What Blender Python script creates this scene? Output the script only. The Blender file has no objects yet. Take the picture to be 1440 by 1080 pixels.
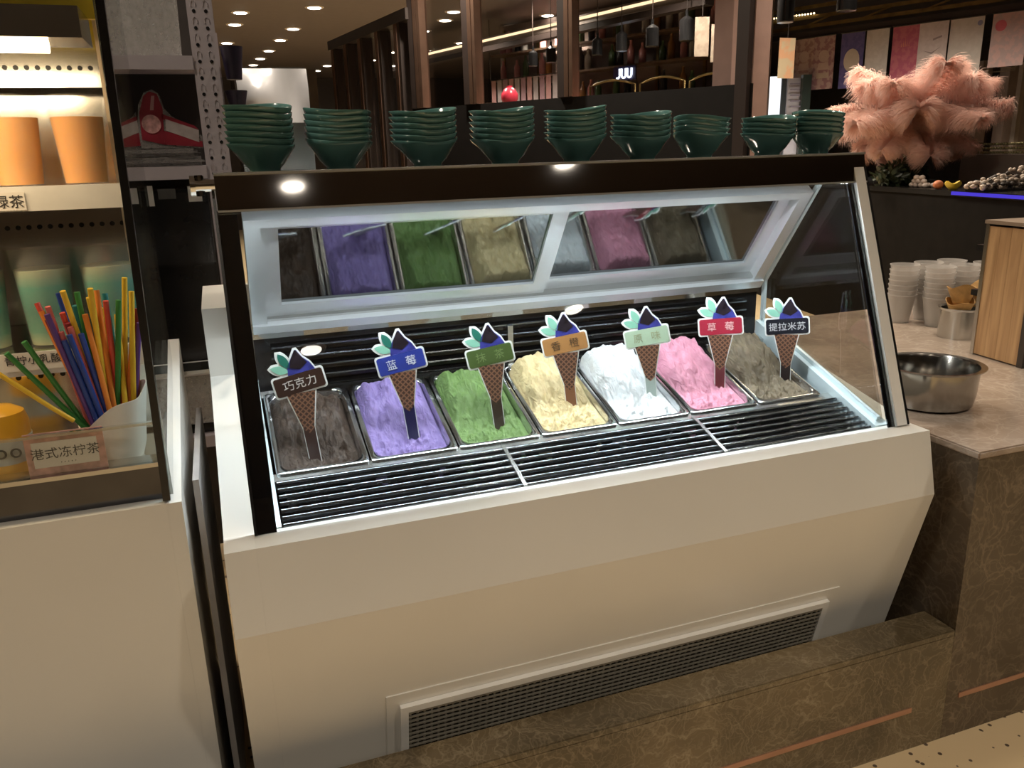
import bpy, bmesh, math, random
from mathutils import Vector, Matrix, noise
random.seed(7)
rnd = random.Random(11)
S = bpy.context.scene
COL = S.collection
# ------------------------------------------------------------------ camera
# deck front-left corner of the freezer is the origin: x along its front, y into the shop, z up.
F = 1133.587
RM = ((0.9400702, -0.1177205, 0.32001549), (-0.33993436, -0.25007737, 0.90659028), (-0.02669563, -0.96104276, -0.27510753))
CAM = Vector((0.049001, -1.172824, 0.563749))
def ray(px, py):
    v = (px - 720.0, py - 540.0, F)
    return Vector([sum(RM[i][k] * v[k] for k in range(3)) for i in range(3)])
def AX(px, py, x): r = ray(px, py); return CAM + r * ((x - CAM.x) / r.x)
def AY(px, py, y): r = ray(px, py); return CAM + r * ((y - CAM.y) / r.y)
def AZ(px, py, z): r = ray(px, py); return CAM + r * ((z - CAM.z) / r.z)
def AD(px, py, d): return CAM + ray(px, py) * (d / F)
def AP(px, py, p, n): r = ray(px, py); return CAM + r * ((p - CAM).dot(n) / r.dot(n))
cd = bpy.data.cameras.new('camera'); cam = bpy.data.objects.new('camera', cd); COL.objects.link(cam)
cd.sensor_width = 36; cd.lens = F / 1440 * 36; cd.clip_start = 0.02; cd.clip_end = 100
m = Matrix.Identity(4)
for i in range(3):
    m[i][0] = RM[i][0]; m[i][1] = -RM[i][1]; m[i][2] = -RM[i][2]; m[i][3] = CAM[i]
cam.matrix_world = m
S.camera = cam
# ------------------------------------------------------------------ world, exposure, large lights
w = bpy.data.worlds.new('world'); S.world = w; w.use_nodes = True
w.node_tree.nodes['Background'].inputs[0].default_value = (1.0, 0.85, 0.7, 1)
w.node_tree.nodes['Background'].inputs[1].default_value = 0.0
S.view_settings.view_transform = 'Standard'; S.view_settings.look = 'None'
S.view_settings.gamma = 1; S.view_settings.use_curve_mapping = False
S.view_settings.exposure = 0.18
FLOOR = -0.685; CEIL = 2.0
WARM = (1.0, 0.87, 0.70); COOL = (0.90, 0.96, 1.0)
def light(name, kind, loc, energy, color, size=.1, size_y=None, rot=(0, 0, 0), spot=None, blend=.6):
    d = bpy.data.lights.new(name, kind); d.energy = energy; d.color = color
    if kind == 'AREA':
        d.size = size
        if size_y: d.shape = 'RECTANGLE'; d.size_y = size_y
        else: d.shape = 'DISK'
    else:
        d.shadow_soft_size = size
    if spot: d.spot_size = math.radians(spot); d.spot_blend = blend
    o = bpy.data.objects.new(name, d); COL.objects.link(o); o.location = loc; o.rotation_euler = rot
    return o
# ceiling lamps over the passage in front of the freezer and over the shop
for i, (x, y, e) in enumerate([(-1.6, -1.6, 60), (-.2, -1.7, 60), (1.2, -1.5, 60), (2.6, -1.4, 60), (.5, -3.2, 50), (2.2, -3.0, 50), (-1.2, -3.2, 50),
                               (2.1, .55, 46), (3.3, .3, 34), (.7, 1.05, 40), (-.55, .55, 40), (.25, 1.25, 45), (1.6, 1.6, 45)]):
    light('ceiling_lamp_offscreen', 'SPOT', (x, y, CEIL - .03), e, WARM, .06, spot=120, blend=.7)
# ------------------------------------------------------------------ materials
MATS = {}
def nt(name):
    M = bpy.data.materials.new(name); M.use_nodes = True
    t = M.node_tree; b = t.nodes['Principled BSDF']
    return M, t, b
def N(t, kind, **kw):
    n = t.nodes.new(kind)
    for k, v in kw.items(): setattr(n, k, v)
    return n
def mat(name, col, rough=.5, metal=0.0, var=.08, scale=12, bump=.0, bscale=60, emit=None, estr=0, coat=0, spec=.5, trans=0, sss=0, alpha=1, stretch=None):
    if name in MATS: return MATS[name]
    M, t, b = nt(name)
    b.inputs['Roughness'].default_value = rough; b.inputs['Metallic'].default_value = metal
    b.inputs['Coat Weight'].default_value = coat; b.inputs['Specular IOR Level'].default_value = spec
    b.inputs['Transmission Weight'].default_value = trans; b.inputs['Alpha'].default_value = alpha
    if sss: b.inputs['Subsurface Weight'].default_value = sss; b.inputs['Subsurface Radius'].default_value = (.02, .015, .012)
    tc = N(t, 'ShaderNodeTexCoord'); src = tc.outputs['Object']
    if stretch:
        mp = N(t, 'ShaderNodeMapping'); mp.inputs['Scale'].default_value = stretch
        t.links.new(src, mp.inputs[0]); src = mp.outputs[0]
    nz = N(t, 'ShaderNodeTexNoise'); nz.inputs['Scale'].default_value = scale; nz.inputs['Detail'].default_value = 4
    t.links.new(src, nz.inputs['Vector'])
    cr = N(t, 'ShaderNodeValToRGB')
    c = Vector(col[:3])
    cr.color_ramp.elements[0].position = .3; cr.color_ramp.elements[1].position = .7
    cr.color_ramp.elements[0].color = (*[max(0, v * (1 - var)) for v in c], 1)
    cr.color_ramp.elements[1].color = (*[min(1, v * (1 + var)) for v in c], 1)
    t.links.new(nz.outputs[0], cr.inputs[0]); t.links.new(cr.outputs[0], b.inputs['Base Color'])
    if bump:
        n2 = N(t, 'ShaderNodeTexNoise'); n2.inputs['Scale'].default_value = bscale; n2.inputs['Detail'].default_value = 3
        t.links.new(src, n2.inputs['Vector'])
        bp = N(t, 'ShaderNodeBump'); bp.inputs['Strength'].default_value = bump; bp.inputs['Distance'].default_value = .004
        t.links.new(n2.outputs[0], bp.inputs['Height']); t.links.new(bp.outputs[0], b.inputs['Normal'])
    if emit:
        b.inputs['Emission Color'].default_value = (*emit, 1); b.inputs['Emission Strength'].default_value = estr
    MATS[name] = M; return M
def glass(name, tint=(.96, .98, .98), refl=1.0, rough=0.0, ior=1.5, base=0.0):
    """thin pane: clear transmission mixed with a mirror reflection by Fresnel"""
    if name in MATS: return MATS[name]
    M = bpy.data.materials.new(name); M.use_nodes = True; t = M.node_tree; t.nodes.clear()
    out = N(t, 'ShaderNodeOutputMaterial'); mix = N(t, 'ShaderNodeMixShader')
    tr = N(t, 'ShaderNodeBsdfTransparent'); tr.inputs[0].default_value = (*tint, 1)
    gl = N(t, 'ShaderNodeBsdfGlossy'); gl.inputs['Roughness'].default_value = rough; gl.inputs[0].default_value = (1, 1, 1, 1)
    lw = N(t, 'ShaderNodeLayerWeight'); lw.inputs[0].default_value = .5      # Schlick, the same from both faces
    pw = N(t, 'ShaderNodeMath', operation='POWER'); pw.inputs[1].default_value = 5; t.links.new(lw.outputs['Facing'], pw.inputs[0])
    f0 = ((ior - 1) / (ior + 1)) ** 2
    fr = N(t, 'ShaderNodeMath', operation='MULTIPLY_ADD'); fr.inputs[1].default_value = 1 - f0; fr.inputs[2].default_value = f0; t.links.new(pw.outputs[0], fr.inputs[0])
    ma = N(t, 'ShaderNodeMath', operation='MULTIPLY_ADD'); ma.inputs[1].default_value = refl; ma.inputs[2].default_value = base; ma.use_clamp = True
    t.links.new(fr.outputs[0], ma.inputs[0]); t.links.new(ma.outputs[0], mix.inputs[0])
    t.links.new(tr.outputs[0], mix.inputs[1]); t.links.new(gl.outputs[0], mix.inputs[2]); t.links.new(mix.outputs[0], out.inputs[0])
    MATS[name] = M; return M
def marble(name, dark, mid, vein, scale=3.0, rough=.18):
    if name in MATS: return MATS[name]
    M, t, b = nt(name); b.inputs['Roughness'].default_value = rough
    tc = N(t, 'ShaderNodeTexCoord')
    n1 = N(t, 'ShaderNodeTexNoise'); n1.inputs['Scale'].default_value = scale; n1.inputs['Detail'].default_value = 8; n1.inputs['Distortion'].default_value = .6
    t.links.new(tc.outputs['Object'], n1.inputs['Vector'])
    cr = N(t, 'ShaderNodeValToRGB'); cr.color_ramp.elements[0].position = .35; cr.color_ramp.elements[1].position = .68
    cr.color_ramp.elements[0].color = (*dark, 1); cr.color_ramp.elements[1].color = (*mid, 1)
    t.links.new(n1.outputs[0], cr.inputs[0])
    mx = N(t, 'ShaderNodeMix', data_type='RGBA', blend_type='ADD'); mx.inputs[0].default_value = .5
    t.links.new(tc.outputs['Object'], mx.inputs[6])
    n3 = N(t, 'ShaderNodeTexNoise'); n3.inputs['Scale'].default_value = scale * 1.5; n3.inputs['Detail'].default_value = 5
    t.links.new(tc.outputs['Object'], n3.inputs['Vector']); t.links.new(n3.outputs['Color'], mx.inputs[7])
    last = cr.outputs[0]
    for k, (vs, wd, st) in enumerate([(scale * 1.1, .02, .55), (scale * 3.0, .05, .45), (scale * 8, .09, .35)]):
        v = N(t, 'ShaderNodeTexVoronoi', feature='DISTANCE_TO_EDGE'); v.inputs['Scale'].default_value = vs
        t.links.new(mx.outputs[2], v.inputs['Vector'])
        r2 = N(t, 'ShaderNodeValToRGB'); r2.color_ramp.elements[0].color = (st, st, st, 1); r2.color_ramp.elements[1].color = (0, 0, 0, 1)
        r2.color_ramp.elements[1].position = wd
        t.links.new(v.outputs['Distance'], r2.inputs[0])
        mu = N(t, 'ShaderNodeMath', operation='MULTIPLY'); t.links.new(r2.outputs[0], mu.inputs[0]); t.links.new(n1.outputs[0], mu.inputs[1])
        m2 = N(t, 'ShaderNodeMix', data_type='RGBA'); t.links.new(mu.outputs[0], m2.inputs[0]); t.links.new(last, m2.inputs[6])
        m2.inputs[7].default_value = (*vein, 1); last = m2.outputs[2]
    t.links.new(last, b.inputs['Base Color'])
    MATS[name] = M; return M
def speck(name, base, dark, scale=40, thr=.12, rough=.4):
    if name in MATS: return MATS[name]
    M, t, b = nt(name); b.inputs['Roughness'].default_value = rough
    tc = N(t, 'ShaderNodeTexCoord'); v = N(t, 'ShaderNodeTexVoronoi'); v.inputs['Scale'].default_value = scale
    t.links.new(tc.outputs['Object'], v.inputs['Vector'])
    r = N(t, 'ShaderNodeValToRGB'); r.color_ramp.interpolation = 'CONSTANT'; r.color_ramp.elements[0].color = (*dark, 1); r.color_ramp.elements[1].color = (*base, 1)
    r.color_ramp.elements[1].position = thr
    t.links.new(v.outputs['Distance'], r.inputs[0]); t.links.new(r.outputs[0], b.inputs['Base Color'])
    MATS[name] = M; return M
def zgrad(name, stops, z0, z1, rough=.2, trans=0.0, alpha=1.0, sss=0):
    """layered liquid: the colour changes with height inside the cup (object space)"""
    if name in MATS: return MATS[name]
    M, t, b = nt(name); b.inputs['Roughness'].default_value = rough; b.inputs['Transmission Weight'].default_value = trans; b.inputs['Alpha'].default_value = alpha
    tc = N(t, 'ShaderNodeTexCoord'); sp = N(t, 'ShaderNodeSeparateXYZ'); t.links.new(tc.outputs['Object'], sp.inputs[0])
    mr = N(t, 'ShaderNodeMapRange'); mr.inputs[1].default_value = z0; mr.inputs[2].default_value = z1; t.links.new(sp.outputs[2], mr.inputs[0])
    r = N(t, 'ShaderNodeValToRGB')
    while len(r.color_ramp.elements) < len(stops): r.color_ramp.elements.new(.5)
    for e, (p, c) in zip(r.color_ramp.elements, stops): e.position = p; e.color = (*c, 1)
    t.links.new(mr.outputs[0], r.inputs[0]); t.links.new(r.outputs[0], b.inputs['Base Color'])
    if sss: b.inputs['Subsurface Weight'].default_value = sss; b.inputs['Subsurface Radius'].default_value = (.05, .03, .02)
    MATS[name] = M; return M
def wood(name, c1, c2, scale=6, axis='X', rough=.35):
    if name in MATS: return MATS[name]
    M, t, b = nt(name); b.inputs['Roughness'].default_value = rough
    tc = N(t, 'ShaderNodeTexCoord'); mp = N(t, 'ShaderNodeMapping'); mp.inputs['Scale'].default_value = (8, 8, .6)
    t.links.new(tc.outputs['Object'], mp.inputs[0])
    n = N(t, 'ShaderNodeTexNoise'); n.inputs['Scale'].default_value = scale; n.inputs['Detail'].default_value = 6; n.inputs['Distortion'].default_value = .8
    t.links.new(mp.outputs[0], n.inputs['Vector'])
    r = N(t, 'ShaderNodeValToRGB'); r.color_ramp.elements[0].position = .32; r.color_ramp.elements[1].position = .66
    r.color_ramp.elements[0].color = (*c1, 1); r.color_ramp.elements[1].color = (*c2, 1)
    t.links.new(n.outputs[0], r.inputs[0]); t.links.new(r.outputs[0], b.inputs['Base Color'])
    MATS[name] = M; return M
def waffle(name, c1, c2, scale=160):
    if name in MATS: return MATS[name]
    M, t, b = nt(name); b.inputs['Roughness'].default_value = .5
    tc = N(t, 'ShaderNodeTexCoord'); mp = N(t, 'ShaderNodeMapping'); mp.inputs['Rotation'].default_value = (0, math.radians(40), 0)
    t.links.new(tc.outputs['Object'], mp.inputs[0])
    last = None
    for ax in ('X', 'Z'):
        wv = N(t, 'ShaderNodeTexWave', wave_type='BANDS', bands_direction=ax); wv.inputs['Scale'].default_value = scale / 10
        t.links.new(mp.outputs[0], wv.inputs['Vector'])
        if last is None: last = wv.outputs['Fac']
        else:
            mx = N(t, 'ShaderNodeMath', operation='MAXIMUM'); t.links.new(last, mx.inputs[0]); t.links.new(wv.outputs['Fac'], mx.inputs[1]); last = mx.outputs[0]
    r = N(t, 'ShaderNodeValToRGB'); r.color_ramp.elements[0].position = .55; r.color_ramp.elements[1].position = .98
    r.color_ramp.elements[0].color = (*c1, 1); r.color_ramp.elements[1].color = (*c2, 1)
    t.links.new(last, r.inputs[0]); t.links.new(r.outputs[0], b.inputs['Base Color'])
    MATS[name] = M; return M
def emis(name, col, s):
    if name in MATS: return MATS[name]
    M = bpy.data.materials.new(name); M.use_nodes = True; t = M.node_tree; t.nodes.clear()
    o = N(t, 'ShaderNodeOutputMaterial'); e = N(t, 'ShaderNodeEmission'); e.inputs[0].default_value = (*col, 1); e.inputs[1].default_value = s
    t.links.new(e.outputs[0], o.inputs[0]); MATS[name] = M; return M
# common ones
m_white = mat('white_lacquer', (.75, .73, .68), .30, var=.03, scale=3, coat=.3)
m_steel = mat('brushed_steel', (.62, .62, .60), .22, 1.0, var=.06, scale=8)
m_chrome = mat('chrome', (.75, .75, .74), .07, 1.0, var=.03)
m_alu = mat('anodised_aluminium', (.72, .75, .77), .32, .75, var=.04)
m_black = mat('black_enamel', (.012, .012, .013), .22, var=.2)
m_blackgl = mat('black_glass', (.006, .006, .007), .04, var=.1, spec=.9)
m_mirrorblk = mat('dark_mirror', (.28, .27, .265), .05, 1.0, var=.08, scale=3)
m_glass = glass('clear_glass')
m_cyan = mat('pane_edge_trim', (.62, .72, .74), .25, .3, var=.05)
m_dark = mat('dark_brown_paint', (.018, .013, .011), .5, var=.25)
m_stone = marble('brown_marble', (.060, .042, .026), (.115, .082, .052), (.30, .23, .16), 3.2, .22)
m_kerb = marble('olive_marble', (.085, .064, .036), (.185, .138, .078), (.40, .32, .21), 4.0, .2)
m_ctop = marble('beige_marble', (.27, .205, .16), (.44, .355, .285), (.60, .52, .44), 2.6, .25)
m_bronze = mat('bronze_trim', (.42, .26, .19), .3, .9, var=.1)
m_copper = mat('copper_inlay', (.50, .28, .19), .35, .6, var=.12)
m_bowl = mat('teal_ceramic', (.10, .235, .22), .14, var=.1, coat=.6)
m_bowlrim = mat('glazed_rim', (.13, .28, .26), .12, var=.1)
m_white2 = mat('white_plastic', (.80, .79, .76), .4, var=.03)
m_paper = mat('white_paper', (.80, .77, .70), .7, var=.05, bump=.5, bscale=25)
m_ink = mat('black_ink', (.02, .02, .02), .6)
m_plast = glass('clear_plastic', (.93, .94, .93), 1.0, .03, 1.45, .01)
# ------------------------------------------------------------------ mesh helpers
class B:
    def __init__(s): s.bm = bmesh.new()
    def box(s, a, b, bev=0):
        g = bmesh.ops.create_cube(s.bm, size=1)
        c = [(a[i] + b[i]) / 2 for i in range(3)]; d = [abs(b[i] - a[i]) for i in range(3)]
        for v in g['verts']: v.co = Vector([c[i] + v.co[i] * d[i] for i in range(3)])
        if bev:
            es = list({e for v in g['verts'] for e in v.link_edges})
            bmesh.ops.bevel(s.bm, geom=es, offset=bev, segments=2, affect='EDGES')
        return s
    def bar(s, p0, p1, wx, wz, up=(0, 0, 1)):
        """rectangular bar between two points; wx across, wz along 'up'"""
        p0 = Vector(p0); p1 = Vector(p1); d = (p1 - p0).normalized(); u = Vector(up); r = d.cross(u).normalized(); u = r.cross(d)
        vs = [s.bm.verts.new(p + r * (sx * wx / 2) + u * (sz * wz / 2)) for p in (p0, p1) for sx, sz in ((-1, -1), (1, -1), (1, 1), (-1, 1))]
        for f in ((3, 2, 1, 0), (4, 5, 6, 7), (0, 1, 5, 4), (1, 2, 6, 5), (2, 3, 7, 6), (3, 0, 4, 7)): s.bm.faces.new([vs[i] for i in f])
        return s
    def tube(s, pts, r, n=8, r2=None, cap=True):
        pts = [Vector(p) for p in pts]; rings = []
        for i, p in enumerate(pts):
            d = (pts[min(i + 1, len(pts) - 1)] - pts[max(i - 1, 0)]).normalized()
            a = Vector((0, 0, 1)) if abs(d.z) < .9 else Vector((1, 0, 0))
            u = d.cross(a).normalized(); v = d.cross(u)
            rr = r if r2 is None else r + (r2 - r) * i / (len(pts) - 1)
            rings.append([s.bm.verts.new(p + (u * math.cos(2 * math.pi * k / n) + v * math.sin(2 * math.pi * k / n)) * rr) for k in range(n)])
        for a, b in zip(rings, rings[1:]):
            for k in range(n): s.bm.faces.new((a[k], a[(k + 1) % n], b[(k + 1) % n], b[k]))
        if cap: s.bm.faces.new(rings[0][::-1]); s.bm.faces.new(rings[-1])
        return s
    def lathe(s, prof, c=(0, 0, 0), n=32, fn=None):
        c = Vector(c); rings = []
        for r, z in prof:
            ring = []
            for k in range(n):
                a = 2 * math.pi * k / n; x, y, zz = r * math.cos(a), r * math.sin(a), z
                if fn: x, y, zz = fn(x, y, zz, a, r)
                ring.append(s.bm.verts.new(c + Vector((x, y, zz))))
            rings.append(ring)
        for a, b in zip(rings, rings[1:]):
            for k in range(n): s.bm.faces.new((a[k], a[(k + 1) % n], b[(k + 1) % n], b[k]))
        if prof[0][0] < .9 * prof[1][0] or prof[0][0] < .02: s.bm.faces.new(rings[0][::-1])
        return s
    def prism(s, poly, ex):
        """extrude a planar polygon (3-D points) by the vector ex"""
        ex = Vector(ex); a = [s.bm.verts.new(Vector(p)) for p in poly]; b = [s.bm.verts.new(Vector(p) + ex) for p in poly]
        s.bm.faces.new(a[::-1]); s.bm.faces.new(b); n = len(a)
        for i in range(n): s.bm.faces.new((a[i], a[(i + 1) % n], b[(i + 1) % n], b[i]))
        return s
    def poly(s, pts): s.bm.faces.new([s.bm.verts.new(Vector(p)) for p in pts]); return s
    def sphere(s, c, r, n=10, sc=(1, 1, 1)):
        g = bmesh.ops.create_uvsphere(s.bm, u_segments=n, v_segments=max(4, n * 2 // 3), radius=1)
        for v in g['verts']: v.co = Vector([c[i] + v.co[i] * r * sc[i] for i in range(3)])
        return s
    def mesh(s, name, smooth=None):
        bmesh.ops.recalc_face_normals(s.bm, faces=s.bm.faces[:])
        me = bpy.data.meshes.new(name); s.bm.to_mesh(me); s.bm.free()
        if smooth is not None:
            for p in me.polygons: p.use_smooth = True
            me.set_sharp_from_angle(angle=math.radians(smooth))
        return me
    def build(s, name, material, parent=None, smooth=None, loc=None, **tags):
        """world-coordinate geometry -> one object; a child keeps world coordinates relative to its parents"""
        me = s.mesh(name, smooth); return put(name, me, material, parent, loc, **tags)
def wpos(o):
    p = Vector(o.location)
    while o.parent: o = o.parent; p += o.location
    return p
def put(name, me, material, parent=None, loc=None, label=None, category=None, group=None, kind=None):
    if material and not me.materials: me.materials.append(material)
    o = bpy.data.objects.new(name, me); COL.objects.link(o)
    if loc is None and parent is None and me.vertices:      # own origin at its base
        xs = [v.co for v in me.vertices]
        c = Vector((sum(v.x for v in xs) / len(xs), sum(v.y for v in xs) / len(xs), min(v.z for v in xs)))
        me.transform(Matrix.Translation(-c)); o.location = c
    elif loc is not None: o.location = loc
    if parent is not None:
        o.parent = parent
        if loc is None: me.transform(Matrix.Translation(-wpos(parent)))
    tag(o, label, category, group, kind)
    return o
def tag(o, label=None, category=None, group=None, kind=None):
    for k, v in (('label', label), ('category', category), ('group', group), ('kind', kind)):
        if v: o[k] = v
    return o
def thing(name, loc, label, category, group=None, kind=None):
    o = bpy.data.objects.new(name, None); COL.objects.link(o); o.location = loc; o.empty_display_size = .05
    return tag(o, label, category, group, kind)
def copy_tree(o, parent=None):
    c = o.copy(); COL.objects.link(c); c.parent = parent
    for ch in list(o.children): copy_tree(ch, c)
    return c
def struct(name, b, material, smooth=None): return b.build(name, material, None, smooth, kind='structure')
def glyph(ch, size, extrude):
    off, res = (.004, 4) if ch == '莓' else (0, 6)          # this outline only fills cleanly with a small offset
    cu = bpy.data.curves.new('glyph', 'FONT'); cu.body = ch; cu.offset = off; cu.resolution_u = res; cu.extrude = extrude / size
    o = bpy.data.objects.new('glyph', cu); COL.objects.link(o)
    me = bpy.data.meshes.new_from_object(o.evaluated_get(bpy.context.evaluated_depsgraph_get()))
    bpy.data.objects.remove(o); bpy.data.curves.remove(cu)
    me.transform(Matrix.Scale(size, 4)); return me
def text_mesh(name, s, size, extrude=.0004, adv=1.02, bold=0):
    """a row of characters centred on the origin"""
    bm = bmesh.new(); x = 0
    for ch in s:
        k = adv if ord(ch) > 255 else .40 if ch in ' .' else .62
        if ch != ' ':
            g = glyph(ch, size, extrude); g.transform(Matrix.Translation((x, 0, 0))); bm.from_mesh(g); bpy.data.meshes.remove(g)
        x += size * k
    xs = [v.co.x for v in bm.verts]; ys = [v.co.y for v in bm.verts]
    me = bpy.data.meshes.new(name); bm.to_mesh(me); bm.free()
    me.transform(Matrix.Translation((-(min(xs) + max(xs)) / 2, -(min(ys) + max(ys)) / 2, 0))); return me
def frame_matrix(c, right, up):
    """local x->right, y->up, z->towards the viewer"""
    r = Vector(right).normalized(); n = r.cross(Vector(up)).normalized(); u = n.cross(r)
    M = Matrix.Identity(4)
    for i in range(3): M[i][0], M[i][1], M[i][2], M[i][3] = r[i], u[i], n[i], c[i]
    return M
# ------------------------------------------------------------------ the shell
struct('floor', B().box((-9, -6, FLOOR - .1), (11, 15, FLOOR)), speck('terrazzo', (.62, .47, .28), (.09, .06, .04), 38, .17, .35))
struct('ceiling', B().box((-9, -6, CEIL), (11, 15, CEIL + .1)), mat('ceiling_paint', (.115, .095, .09), .6, var=.06))
struct('wall_back', B().box((-9, 15, FLOOR), (11, 15.1, CEIL)), mat('back_wall_paint', (.03, .022, .02), .6))
struct('wall_front', B().box((-9, -6.1, FLOOR), (11, -6, CEIL)), mat('front_wall_paint', (.16, .12, .09), .6))
struct('wall_left', B().box((-9.1, -6, FLOOR), (-9, 15, CEIL)), mat('side_wall_paint', (.08, .06, .05), .6))
struct('wall_right', B().box((11, -6, FLOOR), (11.1, 15, CEIL)), mat('side_wall_paint', (.08, .06, .05), .6))

# ------------------------------------------------------------------ marble kerb and counter on the right
KY = -.092
kerb = thing('stone_kerb', (-.1, -.05, FLOOR), 'olive brown marble kerb in front of the white freezer', 'kerb')
B().box((-1.6, KY, FLOOR), (1.3945, -.012, -.4301)).build('kerb_body', m_kerb, kerb)
B().box((-1.6, KY - .001, -.43), (1.3945, -.012, -.415), .002).build('kerb_top', m_kerb, kerb)
B().box((-1.6, KY - .002, -.590), (1.30, KY + .01, -.578)).build('inlay_strip', m_copper, kerb)
ct = thing('marble_counter', (2.4, .4, FLOOR), 'brown marble counter with pale top holding the steel bowl', 'counter')
B().box((1.395, KY, FLOOR), (3.0, 1.12, -.0361)).build('counter_body', m_stone, ct)
B().box((1.39, KY - .003, -.036), (3.01, 1.13, -.020), .003).build('countertop', m_ctop, ct)
B().box((1.43, KY - .002, -.590), (3.0, KY + .01, -.578)).build('inlay_strip', m_copper, ct)

# ------------------------------------------------------------------ the ice cream display freezer
W = 1.36; TAN = math.tan(math.radians(18)); TH = math.radians(17.5)
fz = thing('ice_cream_display_freezer', (W / 2, .35, FLOOR), 'white ice cream display freezer with slanted glass front and rows of tubs', 'freezer')
def yz(pts, x): return [(x, y, z) for y, z in pts]
# body: front skin as closed shell with open well
YB = .80
prof = [(0, 0), (-.03, -.128), (.085, -.58), (.10, FLOOR + .03), (YB, FLOOR + .03), (YB, .29), (.478, .29), (.478, .155), (.055, .0)]
prof_r = prof[:5] + [(YB, .10), (.478, .09), (.055, .0)]
for nm, x0, x1, pf in (('side_wall', 0, .046, prof), ('side_wall', W - .046, W, prof_r)):
    bb = B(); bb.prism(yz(pf, x0), (x1 - x0, 0, 0)); bb.build(nm, m_white, fz)
bb = B(); bb.prism(yz([(0, 0), (-.03, -.128), (-.002, -.128), (.058, -.03), (.058, 0)], .0461), (W - .0922, 0, 0)); bb.build('front_apron', m_white, fz)
lowp = [(-.03, -.1281), (.085, -.58), (.10, FLOOR + .03), (.13, FLOOR + .03), (-.0, -.1281)]
bb = B(); bb.prism(yz(lowp, .0461), (W - .0922, 0, 0)); low = bb.build('lower_panel', m_white, fz)
B().box((.0461, YB - .03, FLOOR + .03), (W - .0461, YB, .29)).build('rear_wall', m_white, fz)
B().box((.05, .14, FLOOR), (W - .05, YB - .05, FLOOR + .03)).build('plinth', m_black, fz)
# embossed surround and vent grille on the sloping lower panel
P0 = Vector((0, -.03, -.1281)); dsl = (Vector((0, .085, -.58)) - P0).normalized(); nsl = Vector((0, -dsl.z, dsl.y)) * -1
if nsl.y > 0: nsl = -nsl
def SL(x, z, off=0):
    t = (z - P0.z) / dsl.z; p = P0 + dsl * t + nsl * off; return Vector((x, p.y, p.z))
def slab(x0, x1, z0, z1, off0, off1):
    b = B(); a = [SL(x0, z0, off0), SL(x1, z0, off0), SL(x1, z1, off0), SL(x0, z1, off0)]
    b.prism(a, nsl * (off1 - off0)); return b
em = slab(.225, 1.185, -.327, -.60, -.001, .0025).build('embossed_panel', m_white, fz)
gf = thing('vent_grille', (0, 0, 0), None, None); gf.parent = fz
for x0, x1, z0, z1 in ((.248, 1.160, -.352, -.366), (.248, .262, -.366, -.56), (1.146, 1.160, -.366, -.56)):
    slab(x0, x1, z0, z1, .003, .012).build('grille_frame', m_white2, gf)
slab(.262, 1.146, -.366, -.56, .0035, .005).build('grille_backing', m_black, gf)
bb = B(); g_m = mat('grille_grey', (.26, .24, .20), .4, .3)
for k in range(18):
    z = -.3705 - k * .0108; bb.bar(SL(.262, z, .0085), SL(1.146, z, .0085), .0045, .0032)
for k in range(68):
    x = .266 + k * .013; bb.bar(SL(x, -.366, .0070), SL(x, -.56, .0070), .004, .002, up=(0, -1, 0))
bb.build('grille_mesh', g_m, gf, kind='stuff')
# well and deck
well = B()
well.box((.0462, .06, -.16), (W - .0462, .50, -.15)); well.box((.0462, .485, -.16), (W - .0462, .52, .10))
well.build('inner_well', m_black, fz)
# sloping side rails inside the glass
for x0, x1 in ((.0465, .088), (W - .082, W - .0465)):
    bb = B(); bb.prism(yz([(.06, -.03), (.06, .002), (.478, .002 + .418 * TAN + .012), (.478, .10)], x0), (x1 - x0, 0, 0)); bb.build('side_rail', m_cyan, fz)
# front louvre deck in three sections, each slat its own
m_slat = mat('slat_steel', (.20, .21, .225), .16, 1.0, var=.05)
dk = thing('louvre_deck', (0, 0, 0), None, None); dk.parent = fz
divs = [.089, .505, .918, W - .083]
def DZ(y): return -.006 + (y - .062) * .30
for a, b_ in zip(divs, divs[1:]):
    for k in range(7):
        y = .071 + k * .0175
        bb = B(); bb.tube([(a + .003, y, DZ(y)), (b_ - .003, y, DZ(y))], .0044, 12); bb.build('slat', m_slat, dk, 60)
for x in divs[1:3]:
    bb = B(); bb.bar((x, .063, DZ(.063) + .002), (x, .183, DZ(.183) + .001), .007, .012); bb.build('divider', m_steel, dk)
bb = B(); bb.box((.0885, .063, -.045), (W - .083, .2, -.04)); bb.build('deck_tray', m_black, dk)
# pan supports: front and rear bearers following the slope
PX0, PITCH = .094, .1665
PF = Vector((0, .197, .036))                 # front rim line of the pans
def PS(v, h=0): return Vector((0, PF.y + v * math.cos(TH) - h * math.sin(TH), PF.z + v * math.sin(TH) + h * math.cos(TH)))
PLEN = .262
for v0, v1, nm in ((-.012, .008, 'front_bearer'), (PLEN - .008, PLEN + .016, 'rear_bearer')):
    bb = B(); q = [PS(v0, -.0037), PS(v1, -.0037), PS(v1, -.02), PS(v0, -.02)]
    bb.prism([(.0885, p.y, p.z) for p in q], (W - .0885 - .083, 0, 0)); bb.build(nm, m_steel, fz)
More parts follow.
